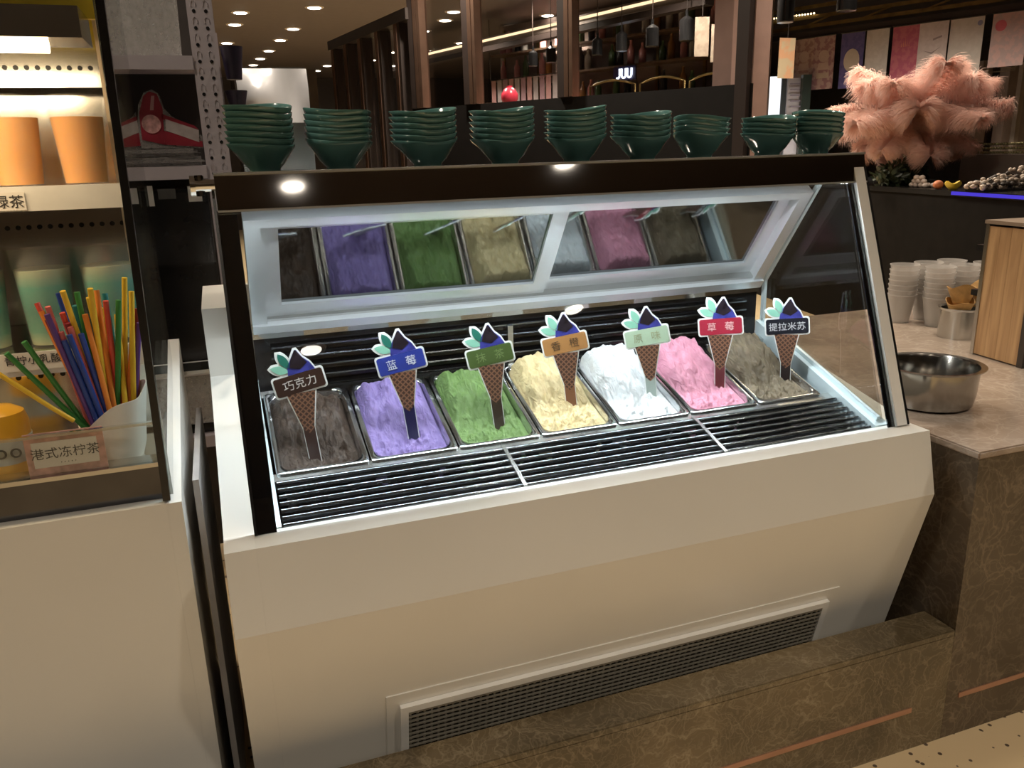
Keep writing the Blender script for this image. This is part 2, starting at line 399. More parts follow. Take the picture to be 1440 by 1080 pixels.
# rear panel with louvres
rp = thing('rear_panel', (0, 0, 0), None, None); rp.parent = fz
B().box((.0885, .478, .06), (W - .083, .4849, .2499)).build('panel_board', m_black, rp)
for k in range(6):
    z = .10 + k * .021
    bb = B(); bb.bar((.12, .470, z), (W - .12, .470, z), .012, .004, up=(0, -.5, .86)); bb.build('louvre', m_slat, rp)
for x in (.34, .62, .92):
    B().box((x, .462, .07), (x + .012, .4779, .20)).build('bracket', m_steel, rp)
bb = B(); bb.box((.0885, .470, .222), (W - .083, .4779, .2499)); bb.build('top_strip', m_chrome, rp)
# sliding rear doors, leaning towards the viewer at the top
DL = Vector((0, .485, .2501)); DT = Vector((0, .314, .478)); dd = (DT - DL).normalized(); dn = Vector((0, -dd.z, dd.y))
if dn.y > 0: dn = -dn
DLEN = (DT - DL).length
def DR(x, t, off=0): p = DL + dd * t + dn * off; return Vector((x, p.y, p.z))
def dslab(x0, x1, t0, t1, o0, o1): return B().prism([DR(x0, t0, o0), DR(x1, t0, o0), DR(x1, t1, o0), DR(x0, t1, o0)], dn * (o1 - o0))
m_doorgl = mat('door_reflective_glass', (.20, .21, .21), .05, 1.0, var=.02)
fr = thing('door_frame', (0, 0, 0), None, None); fr.parent = fz
dslab(.09, W - .085, .0, .022, -.02, .028).build('bottom_track', m_alu, fr)
dslab(.09, W - .085, .022, .028, -.02, .016).build('track_groove', m_steel, fr)
dslab(.09, W - .085, DLEN - .018, DLEN, -.02, .022).build('top_track', m_alu, fr)
dslab(.09, .118, .022, DLEN - .018, -.02, .022).build('jamb', m_alu, fr)
dslab(W - .112, W - .085, .022, DLEN - .018, -.02, .022).build('jamb', m_alu, fr)
for x0, x1, o in ((.118, .705, .0), (.685, W - .112, -.010)):
    dr = thing('sliding_door', (0, 0, 0), None, None); dr.parent = fz
    t0, t1 = .028, DLEN - .018; s = .030
    dslab(x0, x1, t0, t0 + s, o - .006, o + .008).build('door_rail', m_alu, dr)
    dslab(x0, x1, t1 - .016, t1, o - .006, o + .008).build('door_rail', m_alu, dr)
    dslab(x0, x0 + s, t0 + s, t1 - .016, o - .006, o + .008).build('door_stile', m_alu, dr)
    dslab(x1 - s, x1, t0 + s, t1 - .016, o - .006, o + .008).build('door_stile', m_alu, dr)
    dslab(x0 + s, x1 - s, t0 + s, t1 - .016, o - .003, o + .001).build('door_pane', m_doorgl, dr)
# canopy: mirror fascia, light strip, glass shelf
B().prism(yz([(.2195, .486), (.232, .5424), (.245, .5424), (.245, .486)], .052), (W - .052 - .016, 0, 0)).build('fascia', m_mirrorblk, fz)
B().box((.052, .229, .5425), (W - .016, .246, .546)).build('fascia_edge', m_alu, fz)
B().box((.052, .2165, .4852), (W - .016, .2194, .4885)).build('fascia_edge', m_alu, fz)
B().box((.052, .2455, .530), (W - .016, .52, .5445)).build('top_shelf', m_mirrorblk, fz)
B().box((.075, .2455, .4915), (W - .05, .275, .51)).build('light_housing', m_alu, fz)
B().box((.10, .25, .4875), (W - .08, .268, .4914)).build('light_tube', emis('led_tube', COOL, 6), fz)
light('freezer_light', 'AREA', (W / 2, .258, .486), 15, COOL, 1.2, .02, rot=(math.radians(-28), 0, 0))
for x in (.06, W - .062): B().box((x - .008, .40, .48), (x + .008, .52, .5299)).build('shelf_bracket', m_alu, fz)
# end panes
endp = [(.072, .012), (.472, .150), (.472, .2501), (.302, .484), (.236, .484)]
for x, nm in ((.062, 'end_pane'), (W - .060, 'end_pane')):
    bb = B(); bb.prism(yz(endp, x), (.006, 0, 0)); bb.build(nm, m_glass if x < .5 else glass('tinted_end_glass', (.74, .72, .68), 1.0), fz)
def edge_trim(x, wd, mt):
    for (y0, z0), (y1, z1) in ((endp[1], endp[2]), (endp[2], endp[3]), (endp[0], endp[1])):
        bb = B(); bb.bar((x, y0, z0), (x, y1, z1), .007, wd, up=(0, -(z1 - z0), y1 - y0)); bb.build('pane_trim', mt, fz)
edge_trim(W - .066, .012, m_cyan); edge_trim(.075, .012, m_cyan)
# slanted front pane with black printed borders, its end posts and hinge
GB = Vector((0, .046, .0005)); GT = Vector((0, .224, .487))
gd = (GT - GB).normalized(); gn = Vector((0, -gd.z, gd.y)); gl = (GT - GB).length
def GP(x, t, off=0): p = GB + gd * t + gn * off; return Vector((x, p.y, p.z))
def gslab(x0, x1, t0, t1, o0, o1): return B().prism([GP(x0, t0, o0), GP(x1, t0, o0), GP(x1, t1, o0), GP(x0, t1, o0)], gn * (o1 - o0))
fp = gslab(.051, W - .046, 0, gl, 0, .006).build('front_pane', m_glass, fz)
gslab(.0505, .080, 0, gl, -.0035, -.0002).build('pane_border', m_blackgl, fp)
gslab(W - .062, W - .0455, 0, gl, -.0035, -.0002).build('pane_border', m_blackgl, fp)
gslab(.046, .0505, -.0, gl + .05, -.006, .008).build('pane_edge', m_black, fp)
gslab(W - .0452, W - .020, -.0, gl + .06, -.02, .008).build('end_post', m_white2, fz)
gslab(W - .0199, W - .012, -.0, gl + .06, -.02, .006).build('post_seal', m_black, fz)
hp = AY(288, 250, .20)
hg = B(); hg.tube([(.020, .212, .528), (.052, .212, .528)], .010, 14); hg.tube([(.016, .212, .528), (.0235, .212, .528)], .016, 14); hg.tube([(.03, .212, .512), (.03, .212, .544)], .007, 10)
hg.build('hinge', m_chrome, fz, 40)

# ------------------------------------------------------------------ steel pans with ice cream
def pan_mesh(wd, ln, dp):
    """rounded rectangular pan, rim flange at z=0, origin at the front-left of the rim"""
    b = bmesh.new()
    def ring(ins, z, rad):
        pts = []; x0, x1, y0, y1 = ins, wd - ins, ins, ln - ins
        for cx, cy, a0 in ((x1 - rad, y0 + rad, -90), (x1 - rad, y1 - rad, 0), (x0 + rad, y1 - rad, 90), (x0 + rad, y0 + rad, 180)):
            for k in range(6):
                a = math.radians(a0 + 18 * k); pts.append(b.verts.new((cx + rad * math.cos(a), cy + rad * math.sin(a), z)))
        return pts
    rr = [ring(0, -.004, .010), ring(0, 0, .010), ring(.002, .0012, .010), ring(.009, 0, .022), ring(.011, -.004, .024), ring(.016, -dp, .03)]
    for p, q in zip(rr, rr[1:]):
        n = len(p)
        for i in range(n): b.faces.new((p[i], p[(i + 1) % n], q[(i + 1) % n], q[i]))
    b.faces.new(rr[-1])
    bmesh.ops.recalc_face_normals(b, faces=b.faces[:])
    me = bpy.data.meshes.new('steel_pan'); b.to_mesh(me); b.free()
    for p in me.polygons: p.use_smooth = True
    me.set_sharp_from_angle(angle=math.radians(50))
    me.materials.append(mat('pan_steel', (.62, .63, .64), .16, 1.0, var=.05)); return me
PW = PITCH - .003
pan_me = pan_mesh(PW, PLEN, .11)
def ice_mat(name, dark, light_, streak):
    M, t, b = nt(name); b.inputs['Roughness'].default_value = .55; b.inputs['Subsurface Weight'].default_value = .15; b.inputs['Subsurface Radius'].default_value = (.008, .006, .005)
    tc = N(t, 'ShaderNodeTexCoord'); mp = N(t, 'ShaderNodeMapping'); mp.inputs['Scale'].default_value = streak
    t.links.new(tc.outputs['Object'], mp.inputs[0])
    n = N(t, 'ShaderNodeTexNoise'); n.inputs['Scale'].default_value = 55; n.inputs['Detail'].default_value = 5; n.inputs['Roughness'].default_value = .6; n.inputs['Distortion'].default_value = 1.2
    t.links.new(mp.outputs[0], n.inputs['Vector'])
    n2 = N(t, 'ShaderNodeTexNoise'); n2.inputs['Scale'].default_value = 34; n2.inputs['Detail'].default_value = 3; t.links.new(tc.outputs['Object'], n2.inputs['Vector'])
    r = N(t, 'ShaderNodeValToRGB'); r.color_ramp.elements[0].position = .38; r.color_ramp.elements[1].position = .52
    r.color_ramp.elements[0].color = (*dark, 1); r.color_ramp.elements[1].color = (*light_, 1)
    t.links.new(n2.outputs[0], r.inputs[0]); t.links.new(r.outputs[0], b.inputs['Base Color'])
    bp = N(t, 'ShaderNodeBump'); bp.inputs['Strength'].default_value = 1.0; bp.inputs['Distance'].default_value = .008
    t.links.new(n.outputs[0], bp.inputs['Height']); t.links.new(bp.outputs[0], b.inputs['Normal'])
    return M
def ice_mesh(seed, heap, base, scoop, rough=1.0):
    """heaped surface filling the pan opening; higher at the back, scooped low in front"""
    nx, ny = 60, 90; me = bpy.data.meshes.new('ice_cream'); vs = []; fs = []
    ins = .0125
    for j in range(ny + 1):
        for i in range(nx + 1):
            u, v = i / nx, j / ny
            # square with rounded corners: pull the corners in
            x = ins + u * (PW - 2 * ins); y = ins + v * (PLEN - 2 * ins)
            cu, cv = abs(2 * u - 1), abs(2 * v - 1)
            rx = (PW - 2 * ins) / 2; ry = (PLEN - 2 * ins) / 2; rad = .024
            ex, ey = x - PW / 2, y - PLEN / 2
            dx, dy = abs(ex) - (rx - rad), abs(ey) - (ry - rad)
            if dx > 0 and dy > 0:
                L = math.hypot(dx, dy); mx = max(dx, dy); k = mx / L
                ex = math.copysign(rx - rad + dx * k, ex); ey = math.copysign(ry - rad + dy * k, ey)
            x, y = PW / 2 + ex, PLEN / 2 + ey
            edge = min(1, min(rx - abs(ex), ry - abs(ey)) / .022); edge = math.sin(edge * math.pi / 2)
            h = base + heap * edge * (v ** 1.1) * (1 - .25 * cu * cu) - scoop * edge * math.exp(-((v - .22) / .22) ** 2) * (1 - .4 * cu)
            p = Vector((x * 38 + seed * 7, y * 16 - seed * 3, seed)); q = Vector((x * 95, y * 60, seed * 5))
            wv = noise.noise(p) * .010 + noise.noise(q) * .006 + abs(noise.noise(Vector((x * 150, y * 38, seed)))) * .006 + max(0, 1 - v * 2.2) * (abs(noise.noise(Vector((x * 120, y * 120, seed * 2)))) * .016 + noise.noise(Vector((x * 60, y * 60, seed * 3))) * .008)
            h += wv * edge * rough + (1 - edge) * -.010
            vs.append((x, y, h))
    for j in range(ny):
        for i in range(nx):
            a = j * (nx + 1) + i; fs.append((a, a + 1, a + nx + 2, a + nx + 1))
    # skirt down into the pan so that the mass is solid
    rim = [i for i in range(nx + 1)] + [(j + 1) * (nx + 1) - 1 for j in range(1, ny + 1)] + [ny * (nx + 1) + i for i in range(nx - 1, -1, -1)] + [j * (nx + 1) for j in range(ny - 1, 0, -1)]
    s0 = len(vs)
    for k in rim: vs.append((PW / 2 + (vs[k][0] - PW / 2) * .97, PLEN / 2 + (vs[k][1] - PLEN / 2) * .975, -.075))
    n = len(rim)
    for k in range(n): fs.append((rim[k], s0 + k, s0 + (k + 1) % n, rim[(k + 1) % n]))
    fs.append(tuple(s0 + k for k in range(n - 1, -1, -1)))
    me.from_pydata(vs, [], fs); me.update()
    for p in me.polygons: p.use_smooth = True
    return me
FLAV = [  # word, ice name, dark, light, heap, base, scoop
    ('巧克力', 'dark brown chocolate', (.020, .010, .006), (.075, .045, .028), .022, -.014, .034),
    ('蓝  莓', 'purple blueberry', (.12, .08, .26), (.30, .22, .52), .032, -.008, .030),
    ('抹  茶', 'green matcha', (.05, .11, .022), (.17, .29, .08), .034, -.007, .030),
    ('香  橙', 'pale yellow orange', (.50, .33, .10), (.80, .64, .34), .052, -.004, .022),
    ('原  味', 'white vanilla', (.52, .60, .62), (.84, .87, .88), .055, -.003, .024),
    ('草  莓', 'pink strawberry', (.52, .12, .21), (.80, .34, .46), .050, -.003, .024),
    ('提拉米苏', 'brown tiramisu', (.06, .040, .020), (.22, .17, .105), .045, -.004, .022)]
FLAV = [(w_, n_, tuple((v * (.35 if n_.split()[-1] in ('chocolate', 'tiramisu') else .10) + u * (.65 if n_.split()[-1] in ('chocolate', 'tiramisu') else .90)) * .72 for v, u in zip(a_, b_)), tuple(v * .72 for v in b_), h_, e_, s_) for w_, n_, a_, b_, h_, e_, s_ in FLAV]
for i, (word, nm, c1, c2, heap, base, scoop) in enumerate(FLAV):
    loc = (PX0 + i * PITCH, PF.y, PF.z)
    p = put('steel_pan', pan_me, None, loc=loc, label='steel pan holding the %s ice cream' % nm, category='pan', group='steel ice cream pans in the freezer')
    p.rotation_euler = (TH, 0, 0)
    o = put('ice_cream', ice_mesh(i + 1.3, heap, base, scoop), ice_mat('ice_' + nm.split()[-1], c1, c2, (1.6, .55, 1)), loc=loc, label='%s ice cream heaped in its steel pan' % nm, category='ice cream', group='ice cream in the pans')
    o.rotation_euler = (TH, 0, 0)

# ------------------------------------------------------------------ flavour signs
def rrect(hw, hh, r, n=5):
    pts = []
    for cx, cy, a0 in ((hw - r, -hh + r, -90), (hw - r, hh - r, 0), (-hw + r, hh - r, 90), (-hw + r, -hh + r, 180)):
        for k in range(n + 1):
            a = math.radians(a0 + 90 * k / n); pts.append((cx + r * math.cos(a), cy + r * math.sin(a)))
    return pts
def flat(poly, z0, z1):
    """polygon drawn in local x/z (upright), thickness towards -y (the viewer)"""
    return B().prism([(x, -z0, y) for x, y in poly], (0, -(z1 - z0), 0))
def leaf(x0, y0, x1, y1, wd, grow=0):
    d = Vector((x1 - x0, y1 - y0)); L = d.length; d /= L; n = Vector((-d.y, d.x)); pts = []
    for k in range(9):
        t = k / 8; w_ = math.sin(math.pi * t) ** .8 * wd + grow; pts.append(Vector((x0, y0)) + d * (t * (L + 2 * grow) - grow) + n * w_)
    for k in range(7, 0, -1):
        t = k / 8; w_ = math.sin(math.pi * t) ** .8 * wd + grow; pts.append(Vector((x0, y0)) + d * (t * (L + 2 * grow) - grow) - n * w_)
    return [(p.x, p.y) for p in pts]
m_brd = mat('sign_white_edge', (.80, .82, .80), .35)
m_leaf1 = mat('sign_leaf_dark', (.02, .16, .12), .4); m_leaf2 = mat('sign_leaf_light', (.25, .55, .42), .4)
m_crm = mat('sign_cream_blue', (.045, .05, .28), .3, var=.3, scale=60); m_choc = mat('sign_chocolate', (.022, .016, .022), .25, var=.4, scale=70)
m_cone = waffle('sign_waffle', (.05, .02, .012), (.24, .12, .07), 420)
SIGN = [  # plate colour, text colour, stem colour, px of plate centre, stem foot px, roll deg, category words, white board edge shade
    ((.045, .022, .016), (.62, .58, .55), (.05, .024, .018), (421, 538), (441, 632), 'brown'),
    ((.03, .05, .30), (.62, .66, .80), (.015, .015, .07), (567, 509), (579, 597), 'blue'),
    ((.075, .12, .035), (.19, .27, .10), (.045, .028, .018), (688, 500), (702, 594), 'green'),
    ((.42, .21, .075), (.10, .06, .03), (.22, .10, .05), (791, 484), (805, 579), 'orange'),
    ((.42, .55, .40), (.34, .36, .22), (.34, .40, .36), (904, 474), (916, 550), 'pale green'),
    ((.36, .025, .05), (.75, .45, .45), (.13, .03, .035), (1010, 459), (1012, 552), 'red'),
    ((.012, .014, .022), (.60, .60, .62), (.02, .012, .012), (1098, 459), (1104, 537), 'black')]
cone_t = [(-.026, -.016), (.024, -.016), (.0085, -.088), (-.0085, -.088)]
for i, (pc, tcx, sc, pc_px, ft_px, cname) in enumerate(SIGN):
    word, nm = FLAV[i][0], FLAV[i][1]
    yy = PF.y + .085
    a = AY(*pc_px, yy - .004); f_ = AY(*ft_px, yy)
    f_ = AY(*ft_px, yy); a = AY(*pc_px, yy + (a.z - f_.z) * .12)
    up = (a - f_); hgt = up.length; up.normalize()
    view = (a - CAM); view.z = 0; view.normalize()
    rt = view.cross(Vector((0, 0, 1))).normalized()
    rt = (rt + Vector((0, 0, .10 if i < 5 else .03))).normalized()
    root = thing('flavour_sign', f_, '%s ice cream cone sign standing in the %s ice cream' % (cname, nm), 'sign', 'cone shaped flavour signs')
    M = frame_matrix(Vector(f_), rt, up)       # x right, y up, z to viewer
    root.rotation_euler = Matrix(((M[0][0], -M[0][2], M[0][1]), (M[1][0], -M[1][2], M[1][1]), (M[2][0], -M[2][2], M[2][1]))).to_euler()
    h0 = hgt                                     # plate centre height above the foot
    k = hgt / .122
    phi = math.radians(6 if i < 5 else 4); cph, sph = math.cos(phi), math.sin(phi)
    def sh(poly): return [(x * cph - y * sph, x * sph + y * cph + h0) for x, y in poly]      # tilted head
    def st(poly): return [(x, y + h0) for x, y in poly]
    stem_y = -h0 - .034
    # white backing board
    bb = flat(sh(rrect(.0480, .0205, .006)), 0, .002)
    for poly in ([(-.029, -.018), (.027, -.018), (.0115, -.086), (.0115, stem_y), (-.0115, stem_y), (-.0115, -.086)],
                 [(-.018, .016), (.037, .016), (.030, .034), (.020, .046), (.0125, .064), (.006, .064), (-.004, .050), (-.012, .042), (-.020, .026)],
                 leaf(-.012, .024, -.044, .040, .0085, .0025), leaf(-.010, .030, -.023, .064, .0085, .0025)):
        b2 = flat((st if poly[0][1] < 0 and len(poly) == 6 else sh)(poly), 0.0001, .0019); tm = b2.mesh('t'); bb.bm.from_mesh(tm); bpy.data.meshes.remove(tm)
    bb.build('backing', m_brd, root, loc=(0, 0, 0))
    flat(sh(rrect(.0448, .0172, .0045)), .002, .0030).build('name_plate', mat('plate_' + cname, pc, .3, var=.05), root, loc=(0, 0, 0))
    fr_ = flat(st([(-.0105, -.085), (.0105, -.085), (.0095, stem_y), (-.0095, stem_y)]), .0019, .0025); fr_.build('stem', mat('stem_' + cname, sc, .35), root, loc=(0, 0, 0))
    flat(st([(-.0265, -.0185), (.0245, -.0185), (.0095, -.087), (.0, -.096), (-.0095, -.087)]), .002, .0028).build('cone', m_cone, root, loc=(0, 0, 0))
    cr_ = flat(sh([(-.016, .0175), (.034, .0175), (.028, .032), (.018, .044), (.011, .060), (.008, .060), (-.003, .046), (-.012, .034)]), .0019, .0028).build('cream_swirl', m_crm, root, loc=(0, 0, 0))
    flat(sh([(-.009, .031), (.008, .0235), (.024, .033), (.018, .0435), (.0105, .0595), (.0075, .0595), (-.004, .044)]), .0028, .0034).build('chocolate_piece', m_choc, cr_, loc=(0, 0, 0))
    flat(sh(leaf(-.012, .024, -.042, .039, .0075)), .0019, .0027).build('leaf', m_leaf2, root, loc=(0, 0, 0))
    flat(sh(leaf(-.010, .030, -.022, .061, .0075)), .0019, .0028).build('leaf', m_leaf1 if i < 3 else m_leaf2, root, loc=(0, 0, 0))
    tme = text_mesh('lettering', word, .0205 if '  ' in word or len(word) < 4 else .0195, .0003)
    tme.transform(Matrix.Rotation(phi, 4, 'Z')); tme.transform(Matrix(((1, 0, 0, 0), (0, 0, -1, -.0032), (0, 1, 0, h0), (0, 0, 0, 1))))
    put('lettering', tme, mat('letter_' + cname, tcx, .4), root, loc=(0, 0, 0))

# ------------------------------------------------------------------ stacks of teal bowls on the canopy
BH = .047
def bowl_fn(sp):
    def fn(x, y, z, a, r):
        t = max(0, (z - .012) / (BH - .012)); t = t ** 1.6
        wave = .0022 * math.cos(a * 2) + .0045 * math.cos(a - .6)
        k = 1 + t * (.05 * math.cos(a * 2) + .16 * math.exp(-((math.atan2(math.sin(a - sp), math.cos(a - sp))) / .25) ** 2))
        return x * k, y * k, z + wave * t
    return fn
def bowl_mesh(R, sp):
    prof = [(.022, 0), (.026, 0), (.027, .005), (.036, .014), (R * .82, .030), (R * .97, .041), (R, BH), (R * .985, BH + .0012), (R * .955, BH), (R * .93, .0405), (R * .78, .0315), (.0338, .0150), (.0290, .0098), (.0005, .0095)]
    b = B().lathe(prof, n=40, fn=bowl_fn(sp)); me = b.mesh('bowl', 60)
    me.materials.append(m_bowl); me.materials.append(m_bowlrim)
    for p in me.polygons:
        rr = [math.hypot(me.vertices[v].co.x, me.vertices[v].co.y) for v in p.vertices]
        zz = [me.vertices[v].co.z for v in p.vertices]
        pi = p.index // 40
        if pi in (6, 7): p.material_index = 1
    return me
bowlA = bowl_mesh(.057, 2.6)
ordn = ['first', 'second', 'third', 'fourth', 'fifth', 'sixth', 'seventh', 'eighth', 'ninth']
STK = [(.139, 7, 1.0), (.272, 6, 2.7), (.432, 6, .35), (.586, 6, .15), (.737, 6, -.2), (.884, 5, .2), (1.019, 4, 3.5), (1.190, 4, .55), (1.318, 5, .9)]
for si, (x, n, rz) in enumerate(STK):
    for k in range(n):
        pos = 'topmost' if k == n - 1 else 'lowest' if k == 0 else '%s from the bottom' % ordn[k]
        o = bpy.data.objects.new('bowl', bowlA); COL.objects.link(o)
        o.location = (x + rnd.uniform(-.0004, .0004), .352 + rnd.uniform(-.0004, .0004), .5446 + k * .0103); o.rotation_euler = (0, 0, rz + rnd.uniform(-.015, .015))
        s_ = 1.0 if si < 7 else 1.03; o.scale = (s_, s_, 1)
        tag(o, 'teal ceramic bowl, %s of the %s stack from the slotted upright' % (pos, ordn[si]), 'bowl', 'teal bowls stacked on the freezer top')

# ------------------------------------------------------------------ things on the marble counter
CT = -.0199
pc = Vector((1.535, .215, CT))
prof = [(.001, 0), (.080, 0), (.092, .006), (.097, .03), (.100, .088), (.112, .092), (.1125, .0945), (.099, .0935), (.096, .088), (.093, .03), (.088, .008), (.001, .004)]
pb = AZ(1310, 590, CT); pr_ = AZ(1352, 571, CT)
B().lathe(prof, (1.552, .188, CT), 56).build('steel_bowl', mat('pot_steel', (.36, .345, .32), .17, 1.0, var=.1, scale=5), smooth=40, label='round stainless steel mixing bowl on the pale marble counter', category='bowl')
jx, jy = 2.165, .665
jr = .055
B().lathe([(.001, 0), (jr, 0), (jr, .085), (jr + .006, .092), (jr + .006, .094), (jr - .003, .090), (jr - .003, .006), (.001, .005)], (jx, jy, CT), 36).build('steel_canister', m_steel, smooth=40, label='small stainless steel canister holding waffle bowls', category='canister')
m_waf = mat('waffle_biscuit', (.52, .30, .10), .6, var=.25, scale=40, bump=.6, bscale=90)
for k, (dx, dy, dz, tx, ty, lb) in enumerate([(-.012, -.010, .080, .1, -.15, 'lower'), (-.014, -.014, .119, -.2, .1, 'upper'), (.054, -.034, .126, -.9, .5, 'tilted')]):
    b_ = B().lathe([(.001, 0), (.022, 0), (.037, .042), (.040, .050), (.038, .050), (.034, .042), (.020, .004), (.001, .003)], (0, 0, 0), 28, fn=lambda x, y, z, a, r: (x, y, z + (.005 * math.cos(3 * a) if z > .03 else 0)))
    o = b_.build('waffle_bowl', m_waf, smooth=50, loc=(jx + dx, jy + dy, CT + dz - .012), label=['golden waffle bowl set in the steel canister', 'golden waffle bowl nested on top of another waffle bowl', 'tilted waffle bowl leaning between canister and wooden panel'][k], category='waffle bowl', group='waffle bowls in the canister')
    o.rotation_euler = (tx, ty, 0)
# stacks of clear plastic cups
m_cup = glass('frosted_cup_plastic', (.86, .76, .70), 1.6, .25, 1.45, .10)
def frosted():
    M, t, b = nt('frosted_plastic'); b.inputs['Base Color'].default_value = (.82, .78, .74, 1); b.inputs['Roughness'].default_value = .3
    nz = N(t, 'ShaderNodeTexNoise'); nz.inputs['Scale'].default_value = 1.5; mr = N(t, 'ShaderNodeMapRange'); mr.inputs[3].default_value = .30; mr.inputs[4].default_value = .36
    t.links.new(nz.outputs[0], mr.inputs[0]); t.links.new(mr.outputs[0], b.inputs['Alpha']); return M
m_frost = frosted()
cupp = B().lathe([(.001, 0), (.029, 0), (.044, .092), (.046, .093), (.046, .096), (.0435, .096), (.0275, .003), (.001, .002)], n=24).mesh('plastic_cup', 40); cupp.materials.append(m_frost)
cups_px = [1266, 1288, 1310, 1333, 1356, 1378]
cl = ['the white freezer post', 'the first cup stack', 'the middle cup stacks', 'the waffle bowls', 'the steel canister', 'the wooden panel']
for si, px in enumerate(cups_px):
    c = AY(1270, 400, .91); c.x += .051 * si; c.y = .91 if si % 2 == 0 else .812
    for k in range(7):
        o = bpy.data.objects.new('plastic_cup', cupp); COL.objects.link(o); o.location = (c.x, c.y, CT + k * .0165)
        pos = 'topmost' if k == 6 else 'lowest' if k == 0 else '%s from the bottom' % ordn[k]
        tag(o, 'frosted plastic cup, %s of the %s stack from the freezer post' % (pos, ordn[si]), 'cup', 'stacked plastic cups on the counter')
# wooden sided box
wa = AZ(1364, 497, CT); wb = AZ(1432, 517, CT)
wd_ = (Vector((wb.x, wb.y, 0)) - Vector((wa.x, wa.y, 0))); wu = wd_.normalized(); wn = Vector((-wu.y, wu.x, 0))
if wn.x < 0: wn = -wn
wc = thing('wooden_cabinet', (wa.x + .15, (wa.y + wb.y) / 2, CT), 'wood panelled box with steel edges standing on the marble counter', 'cabinet')
hz = .365
def WP(u, n, z): return Vector((wa.x, wa.y, CT)) + wu * u + wn * n + Vector((0, 0, z))
L_ = wd_.length
def wbox(u0, u1, n0, n1, z0, z1): return B().prism([WP(u0, n0, z0), WP(u1, n0, z0), WP(u1, n1, z0), WP(u0, n1, z0)], (0, 0, z1 - z0))
m_oak = wood('oak_veneer', (.36, .20, .09), (.58, .36, .18), 5)
nb = 4
for k in range(nb):
    wbox(.012 + k * (L_ - .02) / nb, .012 + (k + 1) * (L_ - .02) / nb - .0006, 0, .012, 0.004, hz - .006).build('plank', m_oak, wc)
wbox(.0, .0115, -.002, .30, 0, hz).build('edge_post', m_steel, wc)
wbox(L_ - .0065, L_ + .012, -.002, .30, 0, hz).build('end_panel', mat('dark_steel', (.10, .09, .085), .3, .8), wc)
wbox(.0116, L_ - .007, .0125, .30, .004, hz - .012).build('box_body', mat('dark_steel', (.1, .09, .085), .3, .8), wc)
wbox(-.004, L_ + .02, -.004, .304, hz + .0001, hz + .010).build('top_plate', mat('pale_top', (.30, .22, .16), .4), wc)
for z in (.29, .165): wbox(-.026, -.0001, .0, .03, z, z + .016).build('latch', m_black, wc)
B().prism([WP(L_ + .0121, .02, .10), WP(L_ + .0121, .2, .10), WP(L_ + .0121, .2, .20), WP(L_ + .0121, .02, .20)], wu * .004).build('red_sticker', mat('red_vinyl', (.55, .03, .02), .4), wc)

# ------------------------------------------------------------------ drinks display cabinet on the left
CX1 = -.055; CX0 = -1.05; CY = .10; CZ = .054
dc = thing('drinks_display_cabinet', (-.55, .35, FLOOR), 'white drinks display cabinet with warm lit steel shelves', 'cabinet')
B().prism(yz([(CY, FLOOR), (CY, CZ), (.14, CZ), (.14, .02), (.62, .02), (.62, FLOOR)], CX0), (CX1 - CX0 - .022, 0, 0)).build('body', m_white, dc)
B().prism(yz([(CY, FLOOR), (CY, CZ), (.62, CZ + .155), (.62, FLOOR)], CX1 - .0219), (.0219, 0, 0)).build('side_wall', m_white, dc)
m_warmsteel = mat('shelf_steel', (.74, .72, .68), .16, 1.0, var=.08, scale=5)
B().box((CX0, .125, CZ + .0005), (CX1 - .024, .16, .112)).build('front_sill', mat('sill_black_steel', (.10, .10, .11), .12, 1.0, var=.2, scale=9), dc)
B().box((CX0, .122, .109), (CX1 - .024, .164, .116)).build('sill_cap', m_steel, dc)
B().box((CX0, .128, .1162), (CX1 - .026, .132, .178)).build('front_guard', m_plast, dc)
B().box((CX0, .126, .1765), (CX1 - .026, .134, .181)).build('guard_rim', glass('guard_edge', (.75, .78, .75), 2, .1, 1.5, .2), dc)
B().box((CX0, .16, .098), (CX1 - .024, .60, .106)).build('tray_floor', m_warmsteel, dc)
B().box((CX0, .60, .02), (CX1 - .024, .62, .98)).build('rear_panel', m_warmsteel, dc)
m_pane = glass('tinted_side_pane', (.60, .63, .62), 1.0, .0, 1.5, .03)
sp_ = [(.112, CZ + .01), (.112, 1.02), (.50, 1.02), (.50, .19)]
B().prism(yz(sp_, -.072), (.006, 0, 0)).build('side_pane', m_pane, dc)
bb = B(); bb.bar((-.076, .108, CZ + .004), (-.058, .108, 1.02), .011, .012, up=(0, 1, 0)); bb.build('pane_front_edge', m_black, dc)
B().box((CX0, .30, .90), (-.085, .60, .93)).build('lamp_canopy', m_steel, dc)
shelves = []
for zt, yf, nm in ((.532, .315, 'shelf'), (.268, .315, 'shelf')):
    B().box((CX0, yf, zt - .010), (-.09, .595, zt), .002).build(nm, m_warmsteel, dc)
    B().box((CX0, yf - .006, zt - .036), (-.09, yf - .0002, zt + .002)).build('price_rail', mat('price_rail_white', (.72, .70, .66), .35), dc)
hole = m_black
def riser(y, z0, z1, x1, zh, material, rake=0):
    r = B().box((CX0, y, z0), (x1, y + .004, z1)).build('perforated_riser', material, dc)
    bb = B(); x = x1 - .012
    while x > -.62:
        bb.tube([(x, y - .0012, zh), (x, y + .0002, zh)], .0042, 10); x -= .0165
    bb.build('punched_holes', hole, r, kind='stuff')
riser(.455, .425, .520, -.10, .462, m_warmsteel); riser(.50, .695, .80, -.10, .727, m_warmsteel)
riser(.33, .112, .2575, -.10, .225, m_warmsteel)
for x in (-.098, -.106):
    bb = B(); bb.bar((x, .44, .27), (x - .0, .44, .90), .005, .01, up=(0, 1, 0)); bb.build('corner_post', mat('pale_wood_strip', (.70, .58, .42), .5), dc)
